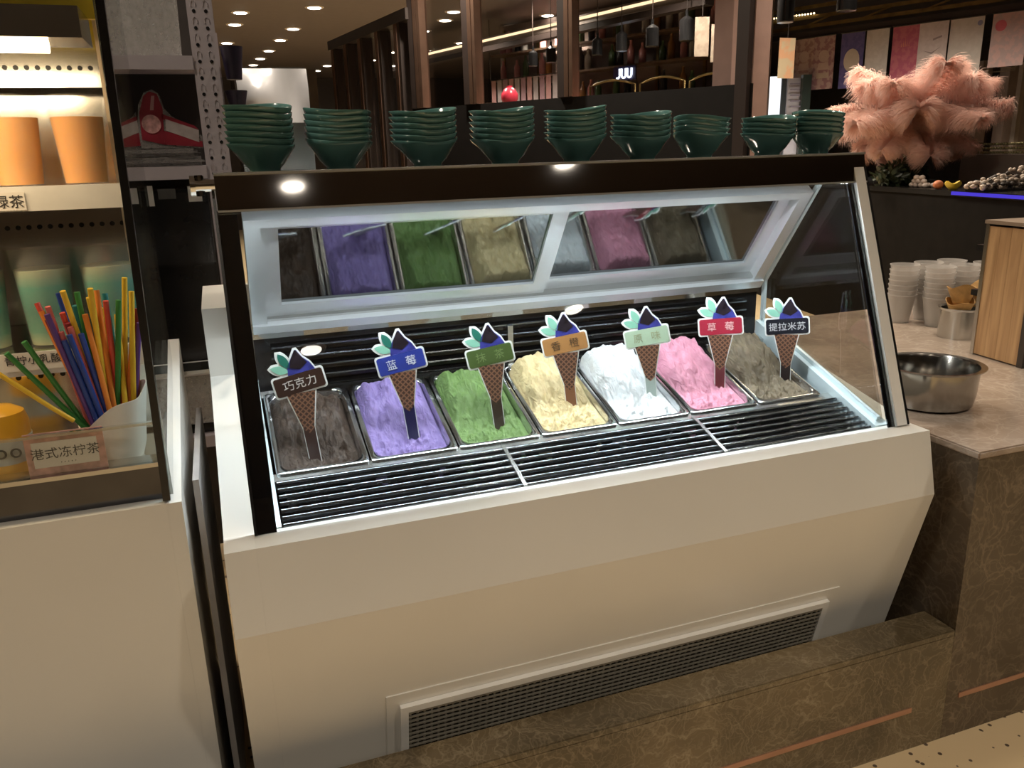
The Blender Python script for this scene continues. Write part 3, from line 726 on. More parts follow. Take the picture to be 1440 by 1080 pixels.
B().box((CX0, .30, .778), (-.085, .31, .8995)).build('header_board', mat('yellow_header', (.85, .64, .05), .45, var=.1), dc)
bb = B(); bb.tube([(-.9, .286, .862 - .05 * 0), (-.34, .287, .842), (-.25, .288, .862), (-.20, .288, .90)], .006, 8); bb.build('header_curve', mat('grey_print', (.35, .34, .32), .5), dc)
lz = AY(34, 64, .205)                      # the glowing strip at the top of the cabinet, hung under the header at the front of the shelves
bb = B(); bb.tube([(CX0 + .05, .205, lz.z), (AY(68, 62, .205).x, .205, lz.z)], .010, 12); lt = bb.build('lamp_tube', emis('warm_tube', (1, .78, .48), 6), dc, 40)
bb = B(); bb.box((CX0 + .02, .188, lz.z + .0095), (-.10, .305, .7785)); bb.build('lamp_housing', m_steel, dc)
light('cabinet_light', 'AREA', (-.60, .205, lz.z - .0115), 2.8, (1, .76, .46), .76, .02, rot=(math.radians(24), 0, 0))
# price card texts
def card(parent, name, c, wd2, ht, words, size, face, pos_off, letters=m_ink, name2=None):
    b_ = B().box((c[0] - wd2 / 2, c[1], c[2] - ht / 2), (c[0] + wd2 / 2, c[1] + .0015, c[2] + ht / 2))
    o = b_.build(name, face, parent)
    if words:
        tm = text_mesh('lettering', words, size, .0002, bold=.0004)
        tm.transform(Matrix(((1, 0, 0, c[0] + pos_off[0]), (0, 0, -1, c[1] - .0004), (0, 1, 0, c[2] + pos_off[1]), (0, 0, 0, 1))))
        put('lettering', tm, letters, o)
    return o
m_card = mat('card_white', (.72, .68, .62), .5)
card(dc, 'price_tag', (-.268, .3065, .512), .075, .028, '果绿茶', .021, m_card, (.004, 0))
card(dc, 'price_tag', (-.262, .3065, .256), .088, .030, '青柠小乳酸', .0165, m_card, (0, .003))
# paper card in the tray
kc = thing('drink_name_card', (-.18, .136, .1165), 'pink patterned card reading 港式冻柠茶 behind the clear guard', 'card')
ck = AY(95, 636, .136)
B().box((ck.x - .055, .1345, .1165), (ck.x + .052, .1360, .182)).build('card_board', mat('card_pink', (.55, .30, .26), .5, var=.45, scale=45), kc)
o = card(kc, 'white_field', (ck.x - .002, .1332, ck.z + .001), .088, .040, '港式冻柠茶', .0185, m_card, (.0, .002))
tm = text_mesh('small_print', '.....', .012, .0002); tm.transform(Matrix(((1, 0, 0, ck.x), (0, 0, -1, .1328), (0, 1, 0, ck.z - .013), (0, 0, 0, 1)))); put('small_print', tm, m_ink, o)
# cups of drink
def drink_cup(loc, h, r0, r1, liquid, fill, label, group):
    t_ = thing('drink_cup', loc, label, 'cup', group)
    def rr(z): return r0 + (r1 - r0) * z / h
    B().lathe([(.001, 0), (r0, 0), (r1, h - .004), (r1 + .0025, h - .003), (r1 + .0025, h), (r1 - .001, h), (r0 - .0015, .003)], n=40).build('cup_wall', m_plast2, t_, 40, loc=(0, 0, 0))
    B().lathe([(.001, .0035), (r0 - .002, .0035), (rr(fill) - .002, fill), (.001, fill)], n=40).build('drink', liquid, t_, 40, loc=(0, 0, 0))
    return t_
def cupplastic():
    M, t, b = nt('drink_cup_plastic'); b.inputs['Base Color'].default_value = (.86, .82, .74, 1); b.inputs['Roughness'].default_value = .15
    nz = N(t, 'ShaderNodeTexNoise'); nz.inputs['Scale'].default_value = 5; mr = N(t, 'ShaderNodeMapRange'); mr.inputs[3].default_value = .06; mr.inputs[4].default_value = .13
    t.links.new(nz.outputs[0], mr.inputs[0]); t.links.new(mr.outputs[0], b.inputs['Alpha']); return M
m_plast2 = cupplastic()
tea = mat('amber_tea', (.68, .28, .02), .25, var=.06, scale=9, sss=.3)
teal = zgrad('teal_soda', [(0, (.40, .42, .20)), (.2, (.06, .30, .18)), (.45, (.01, .24, .17)), (.75, (.06, .36, .27)), (1, (.55, .56, .38))], 0, .135, .25, sss=.3)
for x, lb in ((-.150, 'plastic cup of amber iced tea beside the glass pane'), (-.247, 'plastic cup of amber iced tea beside another amber tea'), (-.345, 'plastic cup of amber iced tea far from the glass pane')):
    drink_cup((x, .395, .5321), .142, .034, .044, tea, .108, lb, 'cups of amber tea on the shelf')
for x, lb in ((-.140, 'plastic cup of layered teal drink beside the glass pane'), (-.240, 'plastic cup of layered teal drink behind the green straws'), (-.340, 'plastic cup of layered teal drink far from the glass pane')):
    drink_cup((x, .385, .2681), .170, .036, .047, teal, .130, lb, 'cups of teal drink on the shelf')
# yellow cup with printed rings and letters at the tray's end
yc = thing('printed_drink_cup', (-.300, .20, .1062), 'yellow drink cup with pale band reading oo', 'cup')
B().lathe([(.001, 0), (.033, 0), (.038, .060), (.0385, .082), (.034, .098), (.02, .107), (.001, .109)], n=36).build('cup_body', mat('yellow_juice', (.80, .42, .03), .3, var=.15), yc, 40, loc=(0, 0, 0))
B().lathe([(.0350, .022), (.0372, .0225), (.0395, .061), (.0378, .0615)], n=36).build('pale_band', mat('pale_band', (.45, .46, .42), .4), yc, 40, loc=(0, 0, 0))
tm = text_mesh('lettering', 'oo', .032, .0006, bold=.0006); tm.transform(Matrix(((1, 0, 0, .012), (0, 0, -1, -.0392), (0, 1, 0, .042), (0, 0, 0, 1)))); put('lettering', tm, m_ink, yc, loc=(0, 0, 0))
# paper bag with straws
bx, by = AY(170, 640, .205).x, .205
bag = B().lathe([(.001, 0), (.030, 0), (.036, .02), (.040, .055), (.046, .085), (.0445, .085), (.038, .05), (.034, .02), (.001, .004)], (0, 0, 0), 40,
    fn=lambda x, y, z, a, r: (x * (1 + .06 * math.sin(5 * a) * z / .08) * 1.15, y * (1 + .05 * math.sin(4 * a + 1) * z / .08), z + (z / .085) ** 2 * (.030 * math.cos(a) + .008 * math.sin(3 * a))))
bag.build('paper_bag', m_paper, smooth=60, loc=(bx, by, .1062), label='crumpled white paper bag full of coloured straws', category='bag')
SC = {'red': (.60, .07, .05), 'pink': (.66, .16, .15), 'yellow': (.78, .50, .04), 'orange': (.80, .27, .05), 'blue': (.02, .06, .32), 'purple': (.12, .05, .25), 'green': (.04, .22, .05), 'teal': (.02, .20, .22), 'maroon': (.26, .03, .04)}
ST = [(49, 426, 117, 600, 'red'), (57, 438, 108, 590, 'orange'), (75, 430, 130, 600, 'pink'), (66, 442, 122, 600, 'purple'), (82, 412, 132, 600, 'blue'), (97, 410, 140, 600, 'yellow'),
      (113, 408, 145, 600, 'green'), (118, 420, 158, 590, 'yellow'), (128, 406, 152, 600, 'yellow'), (136, 406, 165, 592, 'orange'), (147, 433, 162, 590, 'yellow'), (157, 412, 168, 570, 'teal'),
      (177, 393, 174, 575, 'yellow'), (184, 434, 179, 575, 'orange'), (185, 456, 188, 570, 'purple'), (191, 432, 195, 565, 'maroon'), (98, 470, 136, 605, 'blue'), (90, 478, 128, 605, 'blue'),
      (103, 460, 148, 600, 'pink'), (117, 456, 160, 592, 'yellow'), (81, 468, 124, 602, 'pink'), (167, 488, 170, 580, 'red'), (155, 490, 164, 585, 'orange'), (33, 481, 112, 608, 'green'), (8, 496, 106, 612, 'green'), (172, 420, 172, 575, 'green'), (110, 470, 150, 600, 'blue'), (63, 450, 120, 600, 'maroon'), (88, 440, 138, 600, 'red'), (124, 440, 160, 592, 'orange'), (142, 425, 166, 590, 'red'), (165, 440, 172, 578, 'yellow'), (181, 410, 184, 570, 'yellow'), (108, 430, 146, 600, 'teal'), (92, 455, 134, 602, 'maroon')]
SR = .0042; BZ0 = .1062
def bag_in(z): return .034 + (z - .02) * .13 if z < .05 else .038 + (z - .05) * .185
segs = []
for i, (x0, y0, x1, y1, cn) in enumerate(ST):
    yb = by + rnd.uniform(-.022, .022); yt = by + rnd.uniform(-.045, .05)
    if cn in ('pink', 'blue') and y0 > 455: yt = by - .038; yb = by - .02
    if cn == 'green' and y0 > 470: yt = by - .045; yb = by - .012
    t_ = AY(x0, y0, yt); b0 = AY(x1, y1, yb); d = (b0 - t_).normalized()
    foot = b0 + d * max(0, (b0.z - .122) / max(.3, -d.z)) * .6
    foot.x = min(max(foot.x, bx - .026), bx + .028); segs.append([foot, t_, cn])
def closest(p1, q1, p2, q2):
    d1, d2, r_ = q1 - p1, q2 - p2, p1 - p2; a_, e_, f_ = d1.dot(d1), d2.dot(d2), d2.dot(r_); c_, b_ = d1.dot(r_), d1.dot(d2); dn_ = a_ * e_ - b_ * b_
    s_ = min(max((b_ * f_ - c_ * e_) / dn_, 0), 1) if dn_ > 1e-12 else 0
    t_ = (b_ * s_ + f_) / e_
    if t_ < 0: t_ = 0; s_ = min(max(-c_ / a_, 0), 1)
    elif t_ > 1: t_ = 1; s_ = min(max((b_ - c_) / a_, 0), 1)
    return s_, t_, p1 + d1 * s_ - p2 - d2 * t_
for it in range(400):
    moved = 0
    for i in range(len(segs)):
        for j in range(i):
            A, Bq = segs[i], segs[j]; s_, t_, dv = closest(A[0], A[1], Bq[0], Bq[1]); L = dv.length
            if L < 2 * SR + .0002:
                n_ = dv / L if L > 1e-6 else Vector((0, 1, 0)); n_ = Vector((n_.x * .6, n_.y + (.25 if n_.y >= 0 else -.25), 0)).normalized(); k_ = (2 * SR + .0003 - L) * .6; moved += 1
                A[0] += n_ * k_ * (1 - s_); A[1] += n_ * k_ * s_; Bq[0] -= n_ * k_ * (1 - t_); Bq[1] -= n_ * k_ * t_
    for sg in segs:                                  # stay inside the paper
        for q in range(7):
            u = q / 12; p = sg[0].lerp(sg[1], u); dx, dy = (p.x - bx) / 1.15, p.y - by; rr_ = math.hypot(dx, dy); zl = p.z - BZ0
            ang = math.atan2(dy, dx); rim = .085 + .030 * math.cos(ang) + .008 * math.sin(3 * ang)
            lim = bag_in(max(.0, min(zl, .085))) * .95 - SR
            if zl < rim + .004 and rr_ > lim:
                k_ = (rr_ - lim) / rr_; mv = Vector((-dx * 1.15, -dy, 0)) * k_; sg[0] += mv * (1 - u); sg[1] += mv * u; moved += 1
    if not moved: break
for foot, t_, cn in segs:
    bb = B(); bb.tube([foot, t_], SR, 10); bb.build('straw', mat('straw_' + cn, SC[cn], .35, var=.06), smooth=50, label='%s drinking straw standing in the white paper bag' % cn, category='straw', group='%s straws in the paper bag' % cn)
ya = AY(-30, 508, .146); yb2 = AY(72, 573, .150); yc2 = AY(104, 592, .153)
B().tube([ya, yb2, yc2], .0036, 10).build('straw', mat('straw_yellow', SC['yellow'], .35), smooth=50, label='yellow straw leaning far out of the paper bag', category='straw', group='yellow straws in the paper bag')
# board standing in the gap
g0 = AX(275, 668, -.030)
B().box((-.040, .17, FLOOR), (-.030, .60, .06)).build('gap_board', mat('grey_board', (.34, .32, .31), .6, var=.15), label='grey board standing between the two white cabinets', category='board')

# ------------------------------------------------------------------ storage rack behind the cabinet
RY = .96
m_lil = mat('lilac_grey_steel', (.40, .355, .38), .45, .0, var=.06)
rk = thing('storage_rack', (-.3, RY + .2, FLOOR), 'lilac grey slotted steel storage rack behind the glass cabinet', 'rack')
def upright(x0, x1, y0, y1):
    u = B().box((x0, y0, FLOOR), (x1, y1, 1.35)).build('upright', m_lil, rk)
    if y0 == RY:
        bb = B(); z = .50
        for k in range(14):
            for cx in (x0 + .015, x1 - .015):
                zz = z + k * .036
                bb.tube([(cx, y0 - .0008, zz), (cx, y0 + .001, zz)], .0042, 8)
        bb.build('round_slots', m_black, u, kind='stuff')
        bb = B()
        for k in range(14):
            for cx in (x0 + .015, x1 - .015):
                zz = z + k * .036 + .010
                bb.tube([(cx - .005, y0 - .0006, zz), (cx - .005, y0 - .0006, zz + .008), (cx, y0 - .0006, zz + .014), (cx + .005, y0 - .0006, zz + .008), (cx + .005, y0 - .0006, zz)], .0010, 5)
        bb.build('keyhole_outline', m_lil, u, kind='stuff')
upright(.040, .096, RY, RY + .004); upright(.0925, .0965, RY + .0045, RY + .05); upright(-.70, -.65, RY, RY + .05); upright(.045, .096, RY + .40, RY + .44); upright(-.70, -.65, RY + .40, RY + .44)
for z in (.80, .555, -.12):
    B().box((-.65, RY - .004, z - .030), (.0399, RY + .008, z)).build('shelf_edge', m_lil, rk)
    B().box((-.70, RY + .0085, z - .006), (.0899, RY + .399, z)).build('shelf_board', m_lil, rk)
B().box((-.65, RY + .37, -.6), (.0899, RY + .40, 1.35)).build('rack_back', m_dark, rk)
# clear lidded tubs on the top shelf
def tub(loc, wd2, dp, h, label, lid=True, name='storage_tub', group='clear tubs on the rack', wallm=None):
    t_ = thing(name, loc, label, 'tub', group)
    b_ = B(); t = .003; hw, hd = wd2 / 2, dp / 2
    b_.prism([(-hw * .92, -hd * .92, 0), (hw * .92, -hd * .92, 0), (hw * .92, hd * .92, 0), (-hw * .92, hd * .92, 0)], (0, 0, t))
    for s_ in (-1, 1):
        b_.prism([(-hw * .92, s_ * hd * .92, t), (hw * .92, s_ * hd * .92, t), (hw, s_ * hd, h), (-hw, s_ * hd, h)], (0, -s_ * t, 0))
        b_.prism([(s_ * hw * .92, -hd * .92, t), (s_ * hw * .92, hd * .92, t), (s_ * hw, hd, h), (s_ * hw, -hd, h)], (-s_ * t, 0, 0))
    b_.build('tub_wall', wallm or m_tub, t_, loc=(0, 0, 0))
    B().box((-hw - .005, -hd - .005, h), (hw + .005, hd + .005, h + .010), .003).build('lid', m_tublid, t_, loc=(0, 0, 0))
    return t_
def milky(name, col, a0, a1):
    M, t, b = nt(name); b.inputs['Base Color'].default_value = (*col, 1); b.inputs['Roughness'].default_value = .2
    nz = N(t, 'ShaderNodeTexNoise'); nz.inputs['Scale'].default_value = 14; mr = N(t, 'ShaderNodeMapRange'); mr.inputs[3].default_value = a0; mr.inputs[4].default_value = a1
    t.links.new(nz.outputs[0], mr.inputs[0]); t.links.new(mr.outputs[0], b.inputs['Alpha']); return M
m_tub = milky('milky_tub', (.60, .58, .56), .25, .55); m_tublid = mat('tub_lid', (.55, .53, .52), .3)
tub((-.055, RY + .12, .8001), .15, .2, .19, 'clear plastic tub on the rack beside the slotted upright')
tub((-.235, RY + .12, .8001), .16, .2, .19, 'clear plastic tub on the rack farther from the slotted upright')
# packed bags
def pouch(loc, wd2, dp, h, label, m_face, seed, group, rot=0):
    b_ = bmesh.new(); nx, nz_ = 14, 10; vs = []
    for sgn in (-1, 1):
        for j in range(nz_ + 1):
            for i in range(nx + 1):
                u, v = i / nx * 2 - 1, j / nz_
                f = (1 - u ** 4) * math.sin(math.pi * min(1, v * .9 + .06)) ** .6
                vs.append(((u * wd2 / 2) * (1 - .10 * v), sgn * dp / 2 * f + .006 * noise.noise(Vector((u * 3, v * 3, seed + sgn))), max(0, h * v * (1 - .12 * u * u) + .010 * noise.noise(Vector((u * 2, v * 2, seed))))))
    fs = []
    for s_ in (0, 1):
        o0 = s_ * (nx + 1) * (nz_ + 1)
        for j in range(nz_):
            for i in range(nx):
                a = o0 + j * (nx + 1) + i; q = (a, a + 1, a + nx + 2, a + nx + 1); fs.append(q if s_ == 0 else q[::-1])
    me = bpy.data.meshes.new('bag'); me.from_pydata(vs, [], fs); me.update()
    for p in me.polygons: p.use_smooth = True
    o = put('packed_bag', me, m_face, loc=loc, label=label, category='bag', group=group); o.rotation_euler = (0, 0, rot); return o
m_clearbag = milky('cellophane_bag', (.30, .28, .27), .35, .8)
m_redbag = mat('red_pack', (.22, .016, .03), .3, var=.25, scale=20)
m_label = mat('pale_label', (.36, .31, .30), .5, var=.15, scale=50)
def flat_pack(c, wd2, dp, h, label, rot=0, mm=None):
    b_ = B().box((-wd2 / 2, -dp / 2, 0), (wd2 / 2, dp / 2, h), .008)
    for v in b_.bm.verts: v.co.z += .006 * noise.noise(Vector((v.co.x * 20, v.co.y * 20, c[0] * 9))) * (1 if v.co.z > h * .5 else 0)
    o = b_.build('flat_pack', mm or m_clearbag, loc=c, label=label, category='pack', group='clear packs on the rack'); o.rotation_euler = (0, 0, rot); return o
flat_pack((-.045, RY + .10, .5556), .16, .17, .022, 'flat clear pack at the bottom of the rack stack under the red bag', .05)
flat_pack((-.048, RY + .10, .578), .15, .16, .018, 'flat clear pack in the middle of the stack under the red bag', -.05)
rb = thing('red_packed_bag', (-.035, RY + .09, .5975), 'red and white packed bag lying on clear packs in the rack', 'bag')
p0 = [(-.064, 0), (.072, -.0), (.074, .026), (.045, .052), (.012, .072), (-.006, .094), (-.012, .124), (-.024, .132), (-.042, .126), (-.058, .098), (-.066, .05)]
B().prism([(x, -.055, z) for x, z in p0], (0, .11, 0)).build('bag_body', m_clearbag, rb, loc=(0, 0, 0))
for pp in ([(-.060, .020), (-.012, .008), (-.006, .090), (-.014, .122), (-.030, .128), (-.044, .118), (-.058, .080)], [(-.0115, .008), (.073, .001), (.073, .014), (-.011, .040)], [(-.0105, .066), (.068, .041), (.060, .050), (-.010, .078)]):
    B().prism([(x, -.0562, z) for x, z in pp], (0, .001, 0)).build('red_print', m_redbag, rb, loc=(0, 0, 0))
B().prism([(-.005, -.0565, .040), (.066, -.0565, .012), (.068, -.0565, .040), (-.003, -.0565, .066)], (0, .0012, 0)).build('pale_label', m_label, rb, loc=(0, 0, 0))
B().tube([(-.035, -.0575, .055), (-.035, -.054, .055)], .021, 24).build('round_emblem', mat('emblem_pink', (.42, .22, .21), .5, var=.5, scale=70), rb, loc=(0, 0, 0))
B().prism([(-.034, -.0567, .086), (-.026, -.0567, .086), (-.020, -.0567, .118), (-.027, -.0567, .118)], (0, .0012, 0)).build('pale_lettering', mat('rose_print', (.42, .22, .22), .5), rb, loc=(0, 0, 0))
gb = thing('grey_packed_bag', (-.186, RY + .08, .5556), 'grey cellophane bag with pale label in the rack', 'bag')
B().prism([(x, -.05, z) for x, z in [(-.06, 0), (.045, 0), (.05, .10), (.03, .19), (-.02, .20), (-.05, .12)]], (0, .10, 0)).build('bag_body', m_clearbag, gb, loc=(0, 0, 0))
B().prism([(-.05, -.0515, .07), (.046, -.0515, .09), (.046, -.0515, .118), (-.048, -.0515, .10)], (0, .0012, 0)).build('pale_label', m_label, gb, loc=(0, 0, 0))
# dark machine on the lower shelf with stickers, then the jar box
dm = thing('dark_appliance', (-.02, RY + .18, -.1199), 'black appliance with white stickers on the lower rack shelf', 'appliance')
zt = .50
B().box((-.17, RY + .03, .315), (.035, RY + .33, zt), .006).build('housing', m_black, dm)
B().box((-.17, RY + .14, -.1198), (.035, RY + .33, .3149), .006).build('rear_column', m_black, dm)
B().box((-.17, RY + .03, -.1198), (.035, RY + .1399, -.09), .004).build('base_plate', m_black, dm)
for a_, b_ in (((195, 262), (218, 290)), ((263, 262), (285, 283))):
    q0 = AY(*a_, RY + .029); q1 = AY(*b_, RY + .029); B().box((q0.x, RY + .0285, q1.z), (q1.x, RY + .0299, q0.z)).build('sticker', m_white2, dm)
q0 = AY(234, 268, RY + .029); B().box((q0.x - .02, RY + .0285, q0.z - .02), (q0.x + .02, RY + .0299, q0.z + .004)).build('display', mat('display_grey', (.12, .12, .12), .2), dm)
jb = tub((-.045, RY + .08, .0), .116, .12, .13, 'clear lidded box on the black appliance holding small jars', name='jar_box', group=None)
jb.location = (-.033, RY + .072, -.0899)
B().box((-.055, -.055, -.0), (.055, .055, .001)).build('x', m_black, jb, loc=(0, 0, 0)) if False else None
for k, (x, lb) in enumerate(((-.058, 'small glass jar with dark red filling inside clear box'), (-.009, 'small glass jar with pale filling inside clear box'))):
    j = thing('glass_jar', (x, RY + .072, -.0868), lb, 'jar', 'jars in the clear box')
    B().lathe([(.001, 0), (.021, 0), (.021, .07), (.014, .085), (.014, .10), (.001, .10)], n=20).build('jar_body', m_plast, j, 40, loc=(0, 0, 0))
    B().lathe([(.001, .002), (.018, .002), (.018, .05), (.001, .05)], n=18).build('filling', mat('jar_red', (.16, .02, .03), .4) if k == 0 else mat('jar_pale', (.25, .22, .16), .4), j, 40, loc=(0, 0, 0))
q = AY(250, 519, .70)
B().box((-.30, .66, q.z - .006), (-.002, .74, q.z + .002)).build('steel_ledge', m_steel, label='thin steel ledge between cabinet and freezer', category='ledge')
q = AY(250, 600, .70)
# steel machine behind the bowls
MY = 1.75
a = AY(330, 96, MY); b_ = AY(437, 172, MY)
sm = thing('steel_machine', ((a.x + b_.x) / 2, MY + .2, FLOOR), 'polished steel machine with bulging panels behind the bowls', 'machine')
m_pol = mat('polished_steel', (.86, .86, .90), .3, .35, var=.05, scale=3)
bb = bmesh.new(); nx, nz_ = 24, 16
def bulge(u, v): return -.03 * math.sin(math.pi * u * 2) * math.sin(math.pi * v) - .02 * math.sin(math.pi * v)
vs = [[bb.verts.new((a.x + (b_.x - a.x) * i / nx, MY + bulge(i / nx, j / nz_), b_.z + (a.z - b_.z) * j / nz_)) for i in range(nx + 1)] for j in range(nz_ + 1)]
for j in range(nz_):
    for i in range(nx): bb.faces.new((vs[j][i], vs[j][i + 1], vs[j + 1][i + 1], vs[j + 1][i]))
bx_ = B(); bx_.bm.free(); bx_.bm = bb; bx_.build('bulging_panel', m_pol, sm, 60)
B().box((a.x - .005, MY + .012, b_.z - .2), (b_.x + .005, MY + .4, a.z + .006), .004).build('casing', m_steel, sm)
B().box((b_.x + .0055, MY + .02, b_.z - .02), (b_.x + .035, MY + .05, a.z + .0)).build('chrome_post', m_chrome, sm)
B().box((a.x - .01, MY + .012, FLOOR), (b_.x + .06, MY + .42, b_.z - .2001)).build('stand', marble('grey_marble_panel', (.10, .09, .08), (.20, .18, .16), (.30, .28, .26), 9, .3), sm)
m_navy = mat('navy_cup', (.022, .016, .035), .4)
cp = thing('navy_cup_holder', (.10, RY + .06, .60), 'dark navy cups hung beside the slotted upright', 'cup holder')
for (px, py, h) in ((318, 112, .075), (318, 152, .04)):
    c = AY(px, py, RY + .08); c.x = max(c.x, .130)
    B().lathe([(.001, 0), (.018, 0), (.027, h), (.025, h), (.016, .003)], (c.x, RY + .08, c.z), 20).build('navy_cup', m_navy, cp, 40)
B().box((.0970, RY + .07, .60), (.1010, RY + .09, .86)).build('hanger', m_lil, cp)

# ------------------------------------------------------------------ glazed partition behind
UPZ = Vector((0, 0, 1))
DH = CAM.z + .30                       # top of the dark dado
Q1 = AZ(1044, 118, DH); Q0 = AZ(583, 153, DH)
bd = (Q1 - Q0); bd.z = 0; BL = bd.length; bd.normalize(); bn = Vector((bd.y, -bd.x, 0))
if bn.dot(CAM - Q0) < 0: bn = -bn
def onB(px, py=80): return (AP(px, py, Q0, bn) - Q0).dot(bd)
def wslab(P, d, n, s0, s1, z0, z1, o0, o1):
    pts = [P + d * s0 + n * o0, P + d * s1 + n * o0, P + d * s1 + n * o1, P + d * s0 + n * o1]
    return B().prism([(p.x, p.y, z0) for p in pts], (0, 0, z1 - z0))
struct('wall_partition', wslab(Q0, bd, bn, -.02, BL + .05, FLOOR, DH, -.06, .0), mat('black_dado', (.006, .005, .005), .6, var=.2, spec=.25))
m_mull = mat('dark_mullion', (.03, .022, .02), .4)
m_glassd = glass('partition_glass', (.80, .80, .80), 1.0, 0, 1.5, .0)
def mullion(P, d, n, s, wd2, z0, z1, sc=1.0):
    mm = thing('trim_%d' % mullion.i, (P + d * s).to_tuple()[:2] + (z0,), None, None, kind='structure'); mullion.i += 1
    wslab(P, d, n, s - wd2, s - wd2 * .35, z0, z1, -.05, .03).build('dark_post', m_mull, mm)
    wslab(P, d, n, s - wd2 * .35, s + wd2 * .02, z0, z1, -.04, .035).build('bronze_bar', m_bronze, mm)
    wslab(P, d, n, s + wd2 * .10, s + wd2 * .40, z0, z1, -.04, .035).build('bronze_bar', m_bronze, mm)
    wslab(P, d, n, s + wd2 * .02, s + wd2 * .10, z0, z1, -.045, .02).build('joint', m_mull, mm)
mullion.i = 1
sB = [onB(592), onB(668), onB(803), onB(1046)]
for s_ in sB[:3]: mullion(Q0, bd, bn, s_, .075, DH + .0005, CEIL)
for k, (s0, s1) in enumerate(zip(sB[:3], sB[1:])):
    wslab(Q0, bd, bn, s0 + .035, s1 - .075, DH + .001, CEIL, -.03, -.022).build('window_%d' % (k + 1), m_glassd, kind='structure')
# end pillar: black frame and pink lit face
struct('trim_%d' % mullion.i, wslab(Q0, bd, bn, sB[3] - .02, sB[3] + .04, FLOOR, CEIL, -.08, .05), m_mull); mullion.i += 1
e0 = Q0 + bd * (sB[3] + .041)
w0 = AP(1056, 100, Q0, bn); w1 = w0 + Vector((1, .12, 0)).normalized() * .155
pd = (w1 - w0); pd.z = 0; PLW = pd.length; pd.normalize(); pn = Vector((pd.y, -pd.x, 0))
struct('trim_%d' % mullion.i, wslab(w0 + Vector((.012, 0, 0)), pd, pn, 0, PLW * .66, FLOOR, CEIL, -.3, 0), mat('rose_plaster', (.55, .36, .31), .5)); mullion.i += 1
# receding left part of the partition
ZR = AP(567, 30, Q0, bn).z
Q2 = AZ(468, 72, ZR); ad = (Q2 - Q0); ad.z = 0; AL = ad.length; ad.normalize(); an = Vector((ad.y, -ad.x, 0))
if an.dot(CAM - Q0) < 0: an = -an
def onA(px, py=130): return (AP(px, py, Q0, an) - Q0).dot(ad)
sA = sorted([onA(p) for p in (567, 540, 515, 495, 477)])
for s_ in sA: mullion(Q0, ad, an, s_, .07, FLOOR + .01, ZR)
for k, (s0, s1) in enumerate(zip([.02] + sA, sA)):
    wslab(Q0, ad, an, s0 + .03, s1 - .075, FLOOR + .01, ZR, -.03, -.022).build('window_%d' % (k + 5), m_glassd, kind='structure')
struct('trim_%d' % mullion.i, wslab(Q0, ad, an, -.03, AL, ZR + .001, ZR + .07, -.06, .04), m_mull); mullion.i += 1

# ------------------------------------------------------------------ ceiling downlights
DLT = [(442, 10), (412, 40), (394, 56), (378, 71), (366, 82), (356, 91), (338, 17), (330, 34), (319, 60), (566, 43), (539, 60), (638, 16), (626, 28), (648, 60), (610, 71), (596, 43), (554, 73), (524, 84), (460, 92), (482, 84), (502, 73), (501, 93), (552, 92), (770, 21), (720, 36), (445, 99)]
m_dl = emis('downlight_lens', (1, .9, .76), 14); m_ring = mat('downlight_ring', (.6, .55, .5), .4)
dl_lens = B().lathe([(.001, -.012), (.06, -.012), (.072, -.002), (.072, 0)], n=20).mesh('lens'); dl_lens.materials.append(m_dl)
dl_ring = B().lathe([(.073, -.008), (.092, -.006), (.095, 0), (.073, 0)], n=20).mesh('ring'); dl_ring.materials.append(m_ring)
for i, (px, py) in enumerate(DLT):
    p = AZ(px, py, CEIL)
    if p.y > 14.5: continue
    r_ = thing('ceiling_downlight', (p.x, p.y, CEIL - .0005), 'round recessed downlight glowing in the dark ceiling', 'downlight', 'recessed ceiling downlights')
    put('lens', dl_lens, None, r_, loc=(0, 0, 0)); put('ring', dl_ring, None, r_, loc=(0, 0, 0))
for x, y in ((-1.6, -1.6), (-.2, -1.7), (1.2, -1.5), (2.6, -1.4), (.5, -3.2), (2.2, -3.0), (-1.2, -3.2), (2.1, .55), (3.3, .3), (.7, 1.05), (.25, 1.25), (1.6, 1.6)):
    r_ = thing('ceiling_downlight', (x, y, CEIL - .0005), 'round recessed downlight over the freezer and passage', 'downlight', 'recessed downlights over the passage')
    put('lens', dl_lens, None, r_, loc=(0, 0, 0)); put('ring', dl_ring, None, r_, loc=(0, 0, 0))
for p in ((442, 10), (378, 71), (539, 60), (638, 16), (770, 21)):
    q = AZ(*p, CEIL - .05); light('downlight_beam', 'SPOT', q, 160, WARM, .06, spot=130)

# ------------------------------------------------------------------ dark bar on the right with its display
BZ = CAM.z - .27
b0 = AZ(1150, 257, BZ); b1 = AZ(1440, 274, BZ); bdv = (b1 - b0); bdv.z = 0; bdv.normalize(); bnv = Vector((bdv.y, -bdv.x, 0))
if bnv.dot(CAM - b0) < 0: bnv = -bnv
BLn = (b1 - b0).length
bar = thing('bar_counter', tuple((b0 + b1) / 2)[:2] + (FLOOR,), 'long black bar counter carrying the pink feather display', 'counter')
wslab(b0, bdv, bnv, -1.2, BLn + 1.5, FLOOR, BZ - .03, -.8, -.01).build('bar_front', mat('bar_black', (.006, .005, .0045), .7, var=.3, spec=.1), bar)
wslab(b0, bdv, bnv, -1.22, BLn + 1.5, BZ - .0299, BZ, -.85, .0).build('bar_top', m_black, bar)
sp0 = (AZ(1345, 268, BZ) - b0).dot(bdv)
wslab(b0, bdv, bnv, sp0, BLn + .5, BZ - .022, BZ - .004, .0005, .012).build('purple_light_strip', emis('purple_led', (.12, .08, 1.0), .55), bar)
def onbar(px, back): return (AP(px, 200, b0 - bnv * back, bnv))
